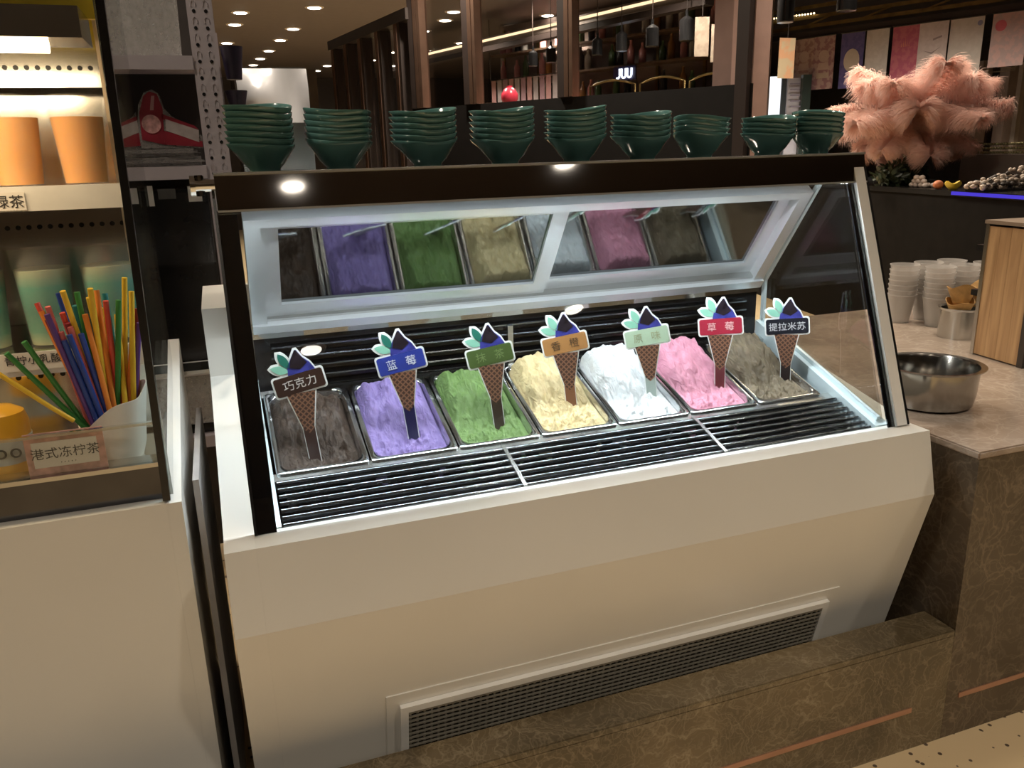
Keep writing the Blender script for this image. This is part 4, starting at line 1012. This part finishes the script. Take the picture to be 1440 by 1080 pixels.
# feather centrepiece
fc = AP(1285, 175, b0 - bnv * .32, bnv)
vs_ = thing('feather_vase', (fc.x, fc.y, BZ), 'slim dark vase stand under the pink feather display', 'vase')
B().lathe([(.001, 0), (.07, 0), (.06, .012), (.018, .03), (.014, .22), (.03, .29), (.034, .33), (.026, .33), (.001, .2)], (0, 0, 0), 24).build('vase_body', mat('bronze_vase', (.12, .07, .05), .3, .8), vs_, 50, loc=(0, 0, 0))
def plume(seed, L, droop, width):
    r = random.Random(seed); vs = []; fs = []
    def pt(t):      # spine in the x-z plane: rises then bends over
        a = math.radians(droop) * t ** 1.5; return Vector((L * (math.sin(a) * .62 * t + .08 * t), 0, L * (t - .40 * t ** 2.6 * math.sin(math.radians(droop) / 2))))
    def strip(p, q, w0, w1, side):
        n = len(vs); a = side * w0; b = side * w1
        vs.extend([p - a, p + a, q + b, q - b]); fs.append((n, n + 1, n + 2, n + 3))
    # quill
    for k in range(14):
        p, q = pt(k / 14), pt((k + 1) / 14)
        strip(p, q, .0016, .0014, Vector((0, 1, 0))); strip(p, q, .0016, .0014, Vector((1, 0, 0)))
    for k in range(2600):
        t = .22 + .78 * r.random() ** .9; base = pt(t); tan = (pt(min(1, t + .02)) - pt(t - .02)).normalized()
        sd = 1 if k % 2 else -1; wl = width * (.45 + .75 * math.sin(math.pi * min(1, (t - .2) / .8 * .72 + .16))) * r.uniform(.65, 1.12)
        az = r.uniform(-.8, .8)
        nrm = tan.cross(Vector((0, 1, 0)))
        d = (Vector((0, sd, 0)) * math.cos(az) + nrm * math.sin(az) + tan * r.uniform(.3, .8)).normalized()
        p = base; seg = 4
        for j in range(seg):
            q = p + d * wl / seg; d = (d + Vector((0, 0, -.34)) + Vector((r.uniform(-.13, .13), r.uniform(-.13, .13), 0))).normalized()
            strip(p, q, .00125 * (1 - j / seg * .5), .00125 * (1 - (j + 1) / seg * .55), tan.cross(d).normalized() if j % 2 == 0 else Vector((d.y, -d.x, .3)).normalized()); p = q
    me = bpy.data.meshes.new('ostrich_feather'); me.from_pydata(vs, [], fs); me.update(); me.materials.append(m_feather); return me
def feather_mat():
    M, t, b = nt('pink_feather'); b.inputs['Base Color'].default_value = (.80, .50, .42, 1); b.inputs['Roughness'].default_value = .8
    tr = N(t, 'ShaderNodeBsdfTranslucent'); tr.inputs[0].default_value = (.88, .62, .53, 1); mx = N(t, 'ShaderNodeMixShader'); mx.inputs[0].default_value = .45
    nz = N(t, 'ShaderNodeTexNoise'); nz.inputs['Scale'].default_value = 8; cr = N(t, 'ShaderNodeValToRGB'); cr.color_ramp.elements[0].color = (.72, .50, .44, 1); cr.color_ramp.elements[1].color = (.88, .70, .63, 1)
    t.links.new(nz.outputs[0], cr.inputs[0]); t.links.new(cr.outputs[0], b.inputs['Base Color'])
    o = t.nodes['Material Output']; t.links.new(b.outputs[0], mx.inputs[1]); t.links.new(tr.outputs[0], mx.inputs[2]); t.links.new(mx.outputs[0], o.inputs[0]); return M
m_feather = feather_mat()
pl = [plume(1, .50, 110, .125), plume(2, .48, 140, .135), plume(3, .46, 90, .12)]
fb = Vector((fc.x, fc.y, BZ + .30))
FE = []
for k in range(9): FE.append((k * 40 + 8, 14 + (k % 3) * 7, k % 3, 1.0))
for k in range(9): FE.append((k * 40 - 12, 44 + (k % 2) * 9, (k + 1) % 3, .98))
for k in range(8): FE.append((k * 45 + 20, 74 + (k % 2) * 10, (k + 2) % 3, .74 if k != 7 else .58))
fwords = ['rising from the middle of', 'arching at mid height of', 'drooping low around']
for k, (az, tl, mi, sc) in enumerate(FE):
    o = bpy.data.objects.new('ostrich_feather', pl[mi]); COL.objects.link(o)
    o.location = fb; o.rotation_euler = (Matrix.Rotation(math.radians(az), 4, 'Z') @ Matrix.Rotation(math.radians(tl - 18), 4, 'Y')).to_euler(); o.scale = (sc * 1.2,) * 3
    tag(o, 'pale pink ostrich feather %s the display' % fwords[0 if k < 9 else 1 if k < 18 else 2], 'feather', 'pink ostrich feathers in the display')
# greenery, pebbles, fruit and shell heap
def leafball(name, c, rx, ry, rz, n, ml, label, cat, size, group=None):
    r = random.Random(len(label)); vs = []; fs = []
    for k in range(n):
        d = Vector((r.gauss(0, 1), r.gauss(0, 1), abs(r.gauss(0, .8)))).normalized(); p = Vector((d.x * rx, d.y * ry, d.z * rz)) * r.uniform(.5, 1)
        a = Vector((r.uniform(-1, 1), r.uniform(-1, 1), r.uniform(-.3, 1))).normalized(); b_ = a.cross(d).normalized() if abs(a.dot(d)) < .95 else Vector((1, 0, 0)); s_ = size * r.uniform(.6, 1.2)
        i = len(vs); vs.extend([p, p + a * s_ * .5 + b_ * s_ * .3, p + a * s_, p + a * s_ * .5 - b_ * s_ * .3 + d * s_ * .1]); fs.append((i, i + 1, i + 2, i + 3))
    vs = [Vector((v.x, v.y, max(0, v.z))) for v in vs]
    me = bpy.data.meshes.new(name); me.from_pydata(vs, [], fs); me.update()
    return put(name, me, ml, loc=c, label=label, category=cat, group=group)
gcen = AP(1270, 245, b0 - bnv * .2, bnv)
leafball('foliage_garland', (gcen.x, gcen.y, BZ), .22, .10, .16, 420, mat('dark_leaf', (.035, .05, .022), .4, var=.5, scale=30), 'dark green foliage garland under the pink feathers', 'foliage', .06)
q = AP(1300, 245, b0 - bnv * .12, bnv)
B().sphere((0, 0, .03), .03, 14).build('red_rose', mat('red_petal', (.35, .03, .03), .6, var=.4, scale=60, bump=.8), loc=tuple(AP(1250, 222, b0 - bnv * .12, bnv)), smooth=60, label='dark red flower in the foliage beside the freezer post', category='flower') if False else None
peb = B().sphere((0, 0, .6), 1, 10, (1.3, 1, .6)).mesh('pebble', 60); peb.materials.append(mat('white_pebble', (.62, .52, .45), .4, var=.2))
pb0 = AP(1283, 255, b0 - bnv * .085, bnv); pb0.z = BZ
for k, (u, lev) in enumerate([(u_, 0) for u_ in range(4)] + [(u_ + .5, 1) for u_ in range(3)] + [(u_ + 1, 2) for u_ in range(2)] + [(u_ + .4, -1) for u_ in range(4)]):
    p = pb0 + bdv * (u * .045) + bnv * (.004 * (k % 2) - (.036 if lev < 0 else 0)) + UPZ * (max(lev, 0) * .0225)
    o = bpy.data.objects.new('pebble', peb); COL.objects.link(o); s_ = .0168; o.scale = (s_, s_, s_ * 1.5); o.location = p; o.rotation_euler = (0, 0, math.atan2(bdv.y, bdv.x) + .1 * (k % 3))
    tag(o, 'white pebble in the heap beside the yellow fruit', 'pebble', 'white pebbles on the bar')
p = AP(1319, 262, b0 - bnv * .035, bnv)
B().sphere((0, 0, .026), .027, 16, (1.1, 1, .95)).build('peach', mat('peach_skin', (.62, .20, .08), .5, var=.35, scale=18), smooth=60, loc=(p.x, p.y, BZ), label='orange red peach on the bar beside the lemon peel', category='fruit')
p = AP(1340, 262, b0 - bnv * .05, bnv)
B().lathe([(.001, 0), (.02, .002), (.036, .020), (.045, .042), (.042, .042), (.030, .018), (.001, .008)], n=22, fn=lambda x, y, z, a, r: (x, y, z + (.008 * math.cos(4 * a) if z > .03 else 0))).build('yellow_dish', mat('lemon_yellow', (.80, .62, .06), .4), smooth=50, loc=(p.x, p.y, BZ), label='small wavy yellow dish on the bar beside the peach', category='dish')
p = AP(1400, 262, b0 - bnv * .14, bnv)
sh_ = bmesh.new(); r = random.Random(5)
bs = B()
for k in range(170):
    t = r.random(); x = -.16 + .42 * t; hmax = .03 + .11 * t; y = r.uniform(-.06, .06); z = r.uniform(0, hmax) * (1 - abs(y) / .1)
    bs.sphere((x, y, z + .012), r.uniform(.010, .018), 6, (r.uniform(.8, 1.5), 1, r.uniform(.6, 1)))
sh_o = bs.build('shell_heap', mat('shells', (.52, .42, .34), .5, var=.3, scale=26), smooth=60, loc=(p.x, p.y, BZ + .010), label='sloping heap of pale and dark shells on the bar', category='shells', kind='stuff')
sh_o.data.materials.append(mat('dark_shells', (.045, .032, .024), .5, var=.4))
npf = len(sh_o.data.polygons) // 170
for p_ in sh_o.data.polygons: p_.material_index = 1 if (p_.index // npf * 7) % 5 < 2 else 0
B().prism([(-.15, -.06, 0), (.30, -.06, 0), (.30, .06, 0), (-.15, .06, 0)], (0, 0, .012)).build('shell_tray', m_black, loc=(p.x, p.y, BZ), label='low black tray under the shell heap', category='tray')
# beaded screen at the back of the bar
bs = B()
for j in range(3):
    for i in range(26): bs.sphere((i * .022, 0, .012 + j * .026), .010, 6)
p = AP(1366, 215, b0 - bnv * .76, bnv)
o = bs.build('bead_row', mat('gold_green_beads', (.30, .27, .14), .25, .5, var=.4, scale=80), smooth=60, loc=(p.x, p.y, p.z - .01), label='rows of gold green beads on the ledge behind the bar', category='beads', kind='stuff'); o.rotation_euler = (0, 0, math.atan2(bdv.y, bdv.x))
rr_ = wslab(b0, bdv, bnv, (p - b0).dot(bdv) - .03, BLn + 1.2, BZ + .0001, p.z - .0105, -.84, -.71).build('rear_ledge', mat('grey_brown_ledge', (.16, .13, .11), .5), label='grey brown ledge behind the beads on the bar', category='ledge')

# ------------------------------------------------------------------ banner rail, truss, lamps
RZ = CAM.z + .95
r0 = AZ(1093, 55, RZ); r1 = AZ(1440, 9, RZ); rdv = (r1 - r0); rdv.z = 0; RL = rdv.length; rdv.normalize(); rnv = Vector((rdv.y, -rdv.x, 0))
if rnv.dot(CAM - r0) < 0: rnv = -rnv
m_brass = mat('aged_brass', (.20, .14, .055), .4, .8, var=.3)
tr = thing('truss_beam', tuple((r0 + r1) / 2)[:2] + (RZ,), 'dark brass lattice truss above the hanging banners', 'truss')
def rs(a, z0, b_, z1, t=.03): return B().bar(r0 + rdv * a + UPZ * z0, r0 + rdv * b_ + UPZ * z1, t, t)
rs(-.3, 0, RL + .8, 0, .05).build('lower_chord', m_mull, tr)
for z in (.07, .145, .23): rs(-.3, z, RL + .8, z, .03).build('chord', m_brass, tr)
for k in range(12):
    a_ = -.25 + k * .26; rs(a_, .02, a_, .30, .018).build('upright_bar', m_brass, tr)
    if k % 2 == 0: rs(a_, .075, a_ + .26, .14, .014).build('brace', m_brass, tr)
for k in range(2):   # hangers to the ceiling
    rs(.2 + k * 1.6, .23, .2 + k * 1.6, CEIL - RZ - .001, .025).build('hanger', m_mull, tr)
m_bulb = emis('warm_bulb', (1, .75, .38), 5)
bs = B()
for k in range(16): bs.sphere(r0 + rdv * (-.05 + k * .028) + UPZ * (.175 - k * .0005) + rnv * .04, .008, 6)
bs.build('bulb_string', m_bulb, tr, kind='stuff')
m_ban = {}
def banner_mat(name, base, ink, sc):
    M, t, b = nt(name); b.inputs['Roughness'].default_value = .8
    tc = N(t, 'ShaderNodeTexCoord'); n = N(t, 'ShaderNodeTexNoise'); n.inputs['Scale'].default_value = sc; n.inputs['Detail'].default_value = 3
    t.links.new(tc.outputs['Object'], n.inputs['Vector']); r = N(t, 'ShaderNodeValToRGB'); r.color_ramp.elements[0].position = .47; r.color_ramp.elements[1].position = .54
    r.color_ramp.elements[0].color = (*base, 1); r.color_ramp.elements[1].color = (*ink, 1)
    t.links.new(n.outputs[0], r.inputs[0]); t.links.new(r.outputs[0], b.inputs['Base Color']); return M
BN = [(1133, 28, 56, (.30, .18, .17), (.42, .30, .26), 'dusty rose', 'pot'), (1162, 30, 60, (.28, .15, .17), (.40, .28, .26), 'plum pink', 'pot'), (1201, 32, 62, (.09, .08, .24), (.12, .10, .28), 'navy blue', 'oval'),
      (1237, 30, 58, (.52, .48, .46), (.56, .52, .50), 'plain pale grey', None), (1276, 34, 60, (.42, .10, .16), (.48, .14, .18), 'crimson', 'rays'), (1316, 36, 66, (.54, .46, .45), (.58, .50, .49), 'pale pink', 'stroke'),
      (1362, 40, 88, (.55, .50, .46), (.58, .53, .49), 'tall ivory', 'crown'), (1424, 40, 56, (.46, .34, .33), (.55, .36, .34), 'patterned rose', 'fan')]
def fan_pts(c, r_, a0, a1, n): return [c + Vector((math.cos(math.radians(a0 + (a1 - a0) * k / n)) * r_, math.sin(math.radians(a0 + (a1 - a0) * k / n)) * r_)) for k in range(n + 1)]
for i, (px, wpx, hpx, base, ink, nm, motif) in enumerate(BN):
    t0 = AP(px, 55 - (px - 1093) * .1326 + 4, r0 + rnv * .03, rnv); s0 = (t0 - r0).dot(rdv); dep = (t0 - CAM).length; wm = wpx * dep / F * .90; hm = hpx * dep / F * 1.02
    ang = math.atan2(rdv.y, rdv.x)
    bt = thing('hanging_banner', tuple(r0 + rdv * s0 + rnv * (.034 + .012 * (i % 2)))[:2] + (RZ - .03,), '%s hanging banner on the dark truss rail' % nm, 'banner', 'banners along the truss rail'); bt.rotation_euler = (0, 0, ang)
    B().box((-wm / 2, -.001, -hm), (wm / 2, .001, 0)).build('cloth', banner_mat('banner_' + str(i), base, ink, 22), bt, loc=(0, 0, 0))
    B().tube([(-wm / 2 - .006, 0, .0), (wm / 2 + .006, 0, .0)], .005, 8).build('rod', m_mull, bt, loc=(0, 0, 0))
    def dec(poly, col, nm2): B().prism([(x, -.0012, z) for x, z in poly], (0, -.001, 0)).build('printed_motif', mat('print_' + nm2, col, .8), bt, loc=(0, 0, 0))
    c = Vector((0, -hm * .5))
    if motif == 'pot':
        dec(fan_pts(c + Vector((0, .055)), wm * .26, 0, 340, 10), (.46, .34, .30), 'a'); dec([(-wm * .3, c.y - .06), (wm * .3, c.y - .06), (wm * .22, c.y + .0), (-wm * .22, c.y + .0)], (.46, .36, .30), 'a')
        dec([(-wm * .3, c.y - .13), (wm * .3, c.y - .13), (wm * .3, c.y - .085), (-wm * .3, c.y - .085)], (.42, .33, .27), 'b')
    elif motif == 'oval': dec([(p.x, c.y + (p.y - c.y) * 1.35) for p in fan_pts(c, wm * .34, 0, 345, 16)], (.55, .48, .42), 'c')
    elif motif == 'rays':
        for k in range(5): dec([(-.03 + k * .015, c.y + .05), (-.027 + k * .015, c.y + .05), (-.0285 + k * .015, c.y + .12 - abs(k - 2) * .02)], (.75, .35, .12), 'd')
    elif motif == 'stroke':
        dec([(-wm * .3, c.y + .02), (0, c.y - .01), (wm * .3, c.y + .04), (0, c.y + .003)], (.30, .24, .24), 'e'); dec([(-.0, c.y + .09), (wm * .3, c.y + .11), (wm * .3, c.y + .125), (0, c.y + .105)], (.35, .24, .25), 'e')
    elif motif == 'crown':
        for k in range(5): dec([(-.04 + k * .018, c.y - .03), (-.03 + k * .018, c.y - .03), (-.033 + k * .018, c.y + .03 - abs(k - 2) * .015)], (.22, .17, .15), 'f')
        dec(fan_pts(Vector((wm * .38, -.05)), .02, 0, 340, 10), (.25, .25, .38), 'g')
    elif motif == 'fan': dec(fan_pts(Vector((-wm * .25, -.09)), .04, 0, 340, 12), (.55, .12, .15), 'h')
# small tan banner on a wall further back
q0 = AD(1106, 82, 6.4)
tb = B().box((-.075, -.002, -.15), (.075, .002, .15)); o = tb.build('hanging_banner', banner_mat('banner_tan', (.40, .22, .12), (.34, .27, .17), 9), loc=tuple(q0), label='tan orange banner hanging beside the pink pillar', category='banner')
B().tube([(0, 0, .15), (0, 0, CEIL - q0.z)], .003, 6).build('cord', m_mull, o, loc=(0, 0, 0))
# pendant lamps
pend = B().lathe([(.001, 0), (.052, 0), (.056, .004), (.056, .15), (.030, .17), (.012, .18), (.012, .22), (.001, .22)], n=20).mesh('lamp_shade', 40); pend.materials.append(m_black)
def pendant(px, py, d, sc, label):
    p = AD(px, py, d); t_ = thing('pendant_lamp', tuple(p), label, 'lamp', 'black pendant lamps')
    o = put('lamp_shade', pend, None, t_, loc=(0, 0, 0)); o.scale = (sc,) * 3
    L = CEIL - p.z - .22 * sc
    if L > 0: B().tube([(0, 0, .22 * sc - .002), (0, 0, CEIL - p.z)], .004, 6).build('cord', m_mull, t_, loc=(0, 0, 0))
pendant(1104, 32, 5.2, .95, 'black pendant lamp hanging beside the pink pillar'); pendant(1190, 16, 4.2, .9, 'black pendant lamp hanging over the banner truss')
for px, py, d, sc in ((1026, 46, 5.6, 1.0), (965, 58, 6.2, 1.0), (917, 66, 5.95, .85), (874, 72, 6.7, .85), (840, 78, 6.9, .8), (775, 88, 7.4, .8), (750, 93, 7.7, .78)):
    pendant(px, py, d, sc, 'black pendant lamp hanging behind the partition glass')
# bright doorway, notice and dark posts beside the pillar
dw = AD(1093, 168, 7.2)
def vpanel(px0, px1, py0, py1, d, th=.03): 
    a_, b_ = AD(px0, py0, d), AD(px1, py1, d); c = AD(px0, py1, d); ex = AD(px1, py0, d) - a_; 
    n = Vector((-ex.y, ex.x, 0)).normalized() * th
    top, bot = a_.z, c.z; rx = Vector((ex.x, ex.y, 0))
    base = Vector((a_.x, a_.y, bot)); return B().prism([base, base + rx, base + rx + n, base + n], (0, 0, top - bot))
vpanel(1076, 1102, 108, 330, 7.6).build('lit_doorway', emis('doorway_glow', (.95, .97, 1.0), 1.1), label='bright lit doorway beside the pink pillar', category='doorway')
vpanel(1101, 1107, 104, 340, 7.3).build('door_post', mat('slate_post', (.06, .08, .10), .4), label='slate grey post between doorway and notice', category='post')
nb_ = vpanel(1108.5, 1128.5, 110, 340, 7.3).build('notice_board', mat('notice_white', (.60, .60, .70), .5), label='white notice board with lines beside the doorway', category='notice')
for k in range(5):
    vpanel(1111.5, 1125.5, 117 + k * 8, 119 + k * 8, 7.28, .006).build('printed_line', mat('notice_ink', (.30, .28, .38), .5), nb_)
vpanel(1130, 1142, 105, 350, 7.2, .06).build('green_post', mat('dark_green_post', (.03, .05, .045), .4), label='dark green post beside the white notice board', category='post')
# columns and fan arch on the far right
vpanel(1384, 1398, 85, 330, 7.1, .15).build('plaster_column', mat('beige_plaster', (.42, .33, .28), .6), label='beige plaster column behind the feather display', category='column')
vpanel(1422, 1470, 90, 330, 6.9, .15).build('plaster_column', mat('beige_plaster', (.42, .33, .28), .6), label='wide beige plaster column under the fan arch', category='column')
fa = AD(1436, 98, 6.75); ex = (AD(1500, 98, 6.75) - fa).normalized(); ex.z = 0
at = thing('fan_arch', tuple(fa), 'dark arch with pale radiating fan ribs', 'arch')
for k in range(9):
    a_ = math.radians(95 + k * 11); d = ex * math.cos(a_) + UPZ * math.sin(a_)
    B().bar(fa + d * .05, fa + d * .272, .008, .008, up=(.3, 1, .1)).build('rib', mat('pale_rib', (.50, .42, .34), .5), at)
B().tube([fa + (ex * math.cos(math.radians(a_)) + UPZ * math.sin(math.radians(a_))) * .277 for a_ in range(88, 192, 8)], .010, 8).build('arch_rim', mat('pale_rib', (.50, .42, .34), .5), at)
B().box((fa.x + .0, fa.y - .02, FLOOR), (fa.x + .05, fa.y + .02, fa.z + .06)).build('arch_post', mat('pale_rib', (.50, .42, .34), .5), at)
vpanel(1404, 1421, 100, 330, 7.15, .05).build('dark_shutter', mat('brown_shutter', (.06, .045, .04), .4), label='dark brown shutter between the beige columns', category='shutter')

# ------------------------------------------------------------------ bar room behind the partition glass
SZ = CAM.z + 1.12
c0 = AZ(560, 92, SZ); c1 = AZ(1010, -9, SZ)
sf = thing('ceiling_soffit', tuple((c0 + c1) / 2), 'dark ceiling soffit edged with a warm light line', 'soffit')
cdv = (c1 - c0).normalized(); cn = Vector((cdv.y, -cdv.x, 0)); cn = cn if cn.dot(CAM - c0) > 0 else -cn
B().prism([c0, c1, c1 - cn * .16, c0 - cn * .16], (0, 0, .08)).build('soffit_board', mat('soffit_brown', (.09, .07, .06), .6), sf)
B().bar(c0 + cn * .012 + UPZ * .05, c1 + cn * .012 + UPZ * .05, .012, .022).build('light_line', emis('cove_warm', (1, .72, .42), 2.2), sf)
B().bar(c0 + cn * .09 - UPZ * .06, c1 + cn * .09 - UPZ * .06, .10, .05).build('lower_band', m_mull, sf)
# shelf unit with bottles and jars
def barshelf(px0, py0, px1, py1, d0, d1, label):
    a_, b_ = AD(px0, py0, d0), AD(px1, py1, d1); zz = (a_.z + b_.z) / 2; a_.z = b_.z = zz; return a_, b_, zz
su = None
m_walnut = wood('dark_walnut', (.05, .03, .02), (.11, .07, .045), 5)
A0, A1, z1 = barshelf(690, 103, 1046, 84, 9.3, 7.1, '')
su = thing('bar_shelving', tuple((A0 + A1) / 2)[:2] + (FLOOR,), 'dark wooden bar shelving seen through the partition glass', 'shelving')
sdv = (A1 - A0).normalized(); SLn = (A1 - A0).length; snv = Vector((sdv.y, -sdv.x, 0)); snv = snv if snv.dot(CAM - A0) > 0 else -snv
for dz in (-.62, -.30, 0, .27): wslab(A0, sdv, snv, 0, SLn, z1 + dz - .02, z1 + dz, -.22, .0).build('shelf_board', m_walnut, su)
for k in range(7): wslab(A0, sdv, snv, k * SLn / 6 - .015, k * SLn / 6 + .015, FLOOR, min(z1 + .55, CEIL - .002), -.24, -.2201).build('post', m_brass, su)
wslab(A0, sdv, snv, -.1, SLn + .1, FLOOR, min(z1 + .9, CEIL - .02), -.30, -.26).build('back_board', mat('bar_back', (.20, .15, .13), .5, var=.4, scale=3), su)
bottle = B().lathe([(.001, 0), (.034, 0), (.036, .01), (.036, .15), (.014, .19), (.013, .235), (.016, .24), (.001, .24)], n=12).mesh('bottle', 45)
bm_ = [mat('bottle_green', (.05, .09, .04), .15), mat('bottle_amber', (.22, .10, .03), .15), mat('bottle_clear', (.40, .38, .36), .12), mat('bottle_dark', (.02, .02, .025), .12), mat('bottle_pink', (.45, .20, .20), .2)]
bw = ['green', 'amber', 'pale clear', 'black', 'pink']
bmesh_l = []
for mm in bm_:
    m2 = bottle.copy(); m2.materials.append(mm); bmesh_l.append(m2)
r = random.Random(3)
for row, dz in enumerate((-.30, 0, .27)):
    s_ = .1
    while s_ < SLn - .1:
        if abs((s_ / (SLn / 6)) - round(s_ / (SLn / 6))) * SLn / 6 > .06:
            k = r.randrange(5); p = A0 + sdv * s_ - snv * .11
            o = bpy.data.objects.new('bottle', bmesh_l[k]); COL.objects.link(o); o.location = (p.x, p.y, z1 + dz); o.scale = (1, 1, r.uniform(.75, 1))
            tag(o, '%s bottle on the %s shelf of the bar behind glass' % (bw[k], ['lower', 'middle', 'upper'][row]), 'bottle', '%s bottles on the bar shelves' % bw[k])
        s_ += r.choice((.10, .11, .14, .22))
# neon letters on a dark plate
nc = AP(878, 104, A0 + snv * .06, snv)
ns = thing('neon_sign', tuple(nc), 'white neon letters glowing on a dark blue plate', 'sign'); ns.rotation_euler = (0, 0, math.atan2(sdv.y, sdv.x))
B().box((-.14, .0, -.06), (.14, .012, .07)).build('plate', mat('neon_plate', (.02, .02, .07), .4), ns, loc=(0, 0, 0))
def neon(pts): B().tube([(x, -.012, z) for x, z in pts], .009, 8).build('neon_letter', emis('neon_white', (.85, .9, 1), 4), ns, loc=(0, 0, 0))
arc = lambda cx, r_, a0, a1: [(cx + r_ * math.cos(math.radians(a)), -.01 + r_ * 1.0 * math.sin(math.radians(a))) for a in range(a0, a1 + 1, 20)]
neon([(-.05, .05)] + [(x, z) for x, z in arc(-.075, .026, 0, 0)] + [(-.052, -.022), (-.066, -.036), (-.085, -.034)])
for cx in (-.0, .07): neon([(cx - .026, .05)] + arc(cx, .026, 180, 360) + [(cx + .026, .05)])
# row of pink grey cloth strips and the red jar
e0_, e1_ = AP(690, 112, A0 + snv * .12, snv), AP(785, 106, A0 + snv * .12, snv); ez = (e0_.z + e1_.z) / 2
rail = B().bar((e0_.x, e0_.y, ez + .006), (e1_.x, e1_.y, ez + .006), .012, .012).build('curtain_rail', m_mull, label='thin dark rail carrying the pink cloth strips', category='rail')
for k in range(2): 
    pz = (e0_ if k == 0 else e1_); B().tube([(pz.x, pz.y, ez), (pz.x, pz.y, CEIL)], .004, 6).build('rail_hanger', m_mull, rail)
m_strip = [mat('strip_rose', (.36, .20, .20), .8), mat('strip_grey', (.30, .26, .27), .8), mat('strip_mauve', (.28, .17, .20), .8)]
ns_ = 11
for k in range(ns_):
    a_ = e0_.lerp(e1_, (k + .12) / ns_); b_ = e0_.lerp(e1_, (k + .86) / ns_)
    B().prism([(a_.x, a_.y, ez - .32), (b_.x, b_.y, ez - .32), (b_.x, b_.y - .004, ez - .32), (a_.x, a_.y - .004, ez - .32)], (0, 0, .32)).build('cloth_strip', m_strip[k % 3], label='%s cloth strip hanging behind the partition glass' % ['rose', 'grey', 'mauve'][k % 3], category='cloth', group='%s cloth strips on the rail' % ['rose', 'grey', 'mauve'][k % 3])
p = AP(717, 146, A0 + snv * .80, snv)
tbm = thing('side_table', (p.x, p.y, FLOOR), 'dark side table carrying the red jar', 'table')
B().box((p.x - .3, p.y - .2, p.z - .03), (p.x + .3, p.y + .2, p.z)).build('table_top', m_walnut, tbm)
for sx in (-.26, .26):
    for sy in (-.16, .16): B().box((p.x + sx - .02, p.y + sy - .02, FLOOR), (p.x + sx + .02, p.y + sy + .02, p.z - .0301)).build('leg', m_walnut, tbm)
B().lathe([(.001, 0), (.06, 0), (.085, .04), (.085, .09), (.055, .14), (.028, .155), (.03, .17), (.001, .17)], n=24).build('red_jar', mat('red_lacquer', (.50, .04, .07), .25), smooth=50, loc=(p.x, p.y, p.z), label='round red lacquer jar behind the partition glass', category='jar')
# pale posters hanging near the pillar
for k, (px, wpx, y0, y1, nm) in enumerate(((988, 20, 24, 78, 'cream'), (1010, 18, 34, 86, 'beige'), (1034, 18, 38, 92, 'pale tan'))):
    o = vpanel(px - wpx / 2, px + wpx / 2, y0, y1, 5.9 - .1 * k, .004).build('hanging_poster', banner_mat('poster_%d' % k, (.42, .35, .28), (.34, .27, .21), 14), label='%s poster hanging behind the glass near the pillar' % nm, category='poster')
    tp = AD(px, y0, 5.9 - .1 * k); B().tube([tp, (tp.x, tp.y, CEIL)], .003, 6).build('cord', m_mull, o)
# arched rails
for k in range(3):
    pa, pb_ = AP(830 + 70 * k, 122 - 4 * k, A0 + snv * .5, snv), AP(893 + 70 * k, 118 - 5 * k, A0 + snv * .5, snv)
    pts = [pa.lerp(pb_, t / 10) + UPZ * (.045 * math.sin(math.pi * t / 10)) for t in range(11)]
    pts = [Vector((pts[0].x, pts[0].y, FLOOR))] + pts + [Vector((pts[-1].x, pts[-1].y, FLOOR))]
    B().tube(pts, .010, 8).build('arched_rail', m_brass, smooth=50, label='arched brass rail standing before the bar shelves', category='rail', group='arched brass rails')
for q, e in (((900, 40, 5.9), 170), ((760, 60, 7.5), 170), ((1000, 20, 5.4), 120), ((1200, 20, 5.7), 42), ((1320, 20, 5.25), 38), ((1425, 10, 4.9), 34), ((1150, 20, 5.4), 40), ((1320, 20, 3.6), 24), ((620, 30, 4.6), 120), ((850, 20, 3.3), 45)):
    p = AD(*q); p.z = CEIL - .05; light('bar_fill_lamp_offscreen', 'SPOT', p, e, WARM, .06, spot=140)  # unseen spots at ceiling height, added to light banners, partition and bar room
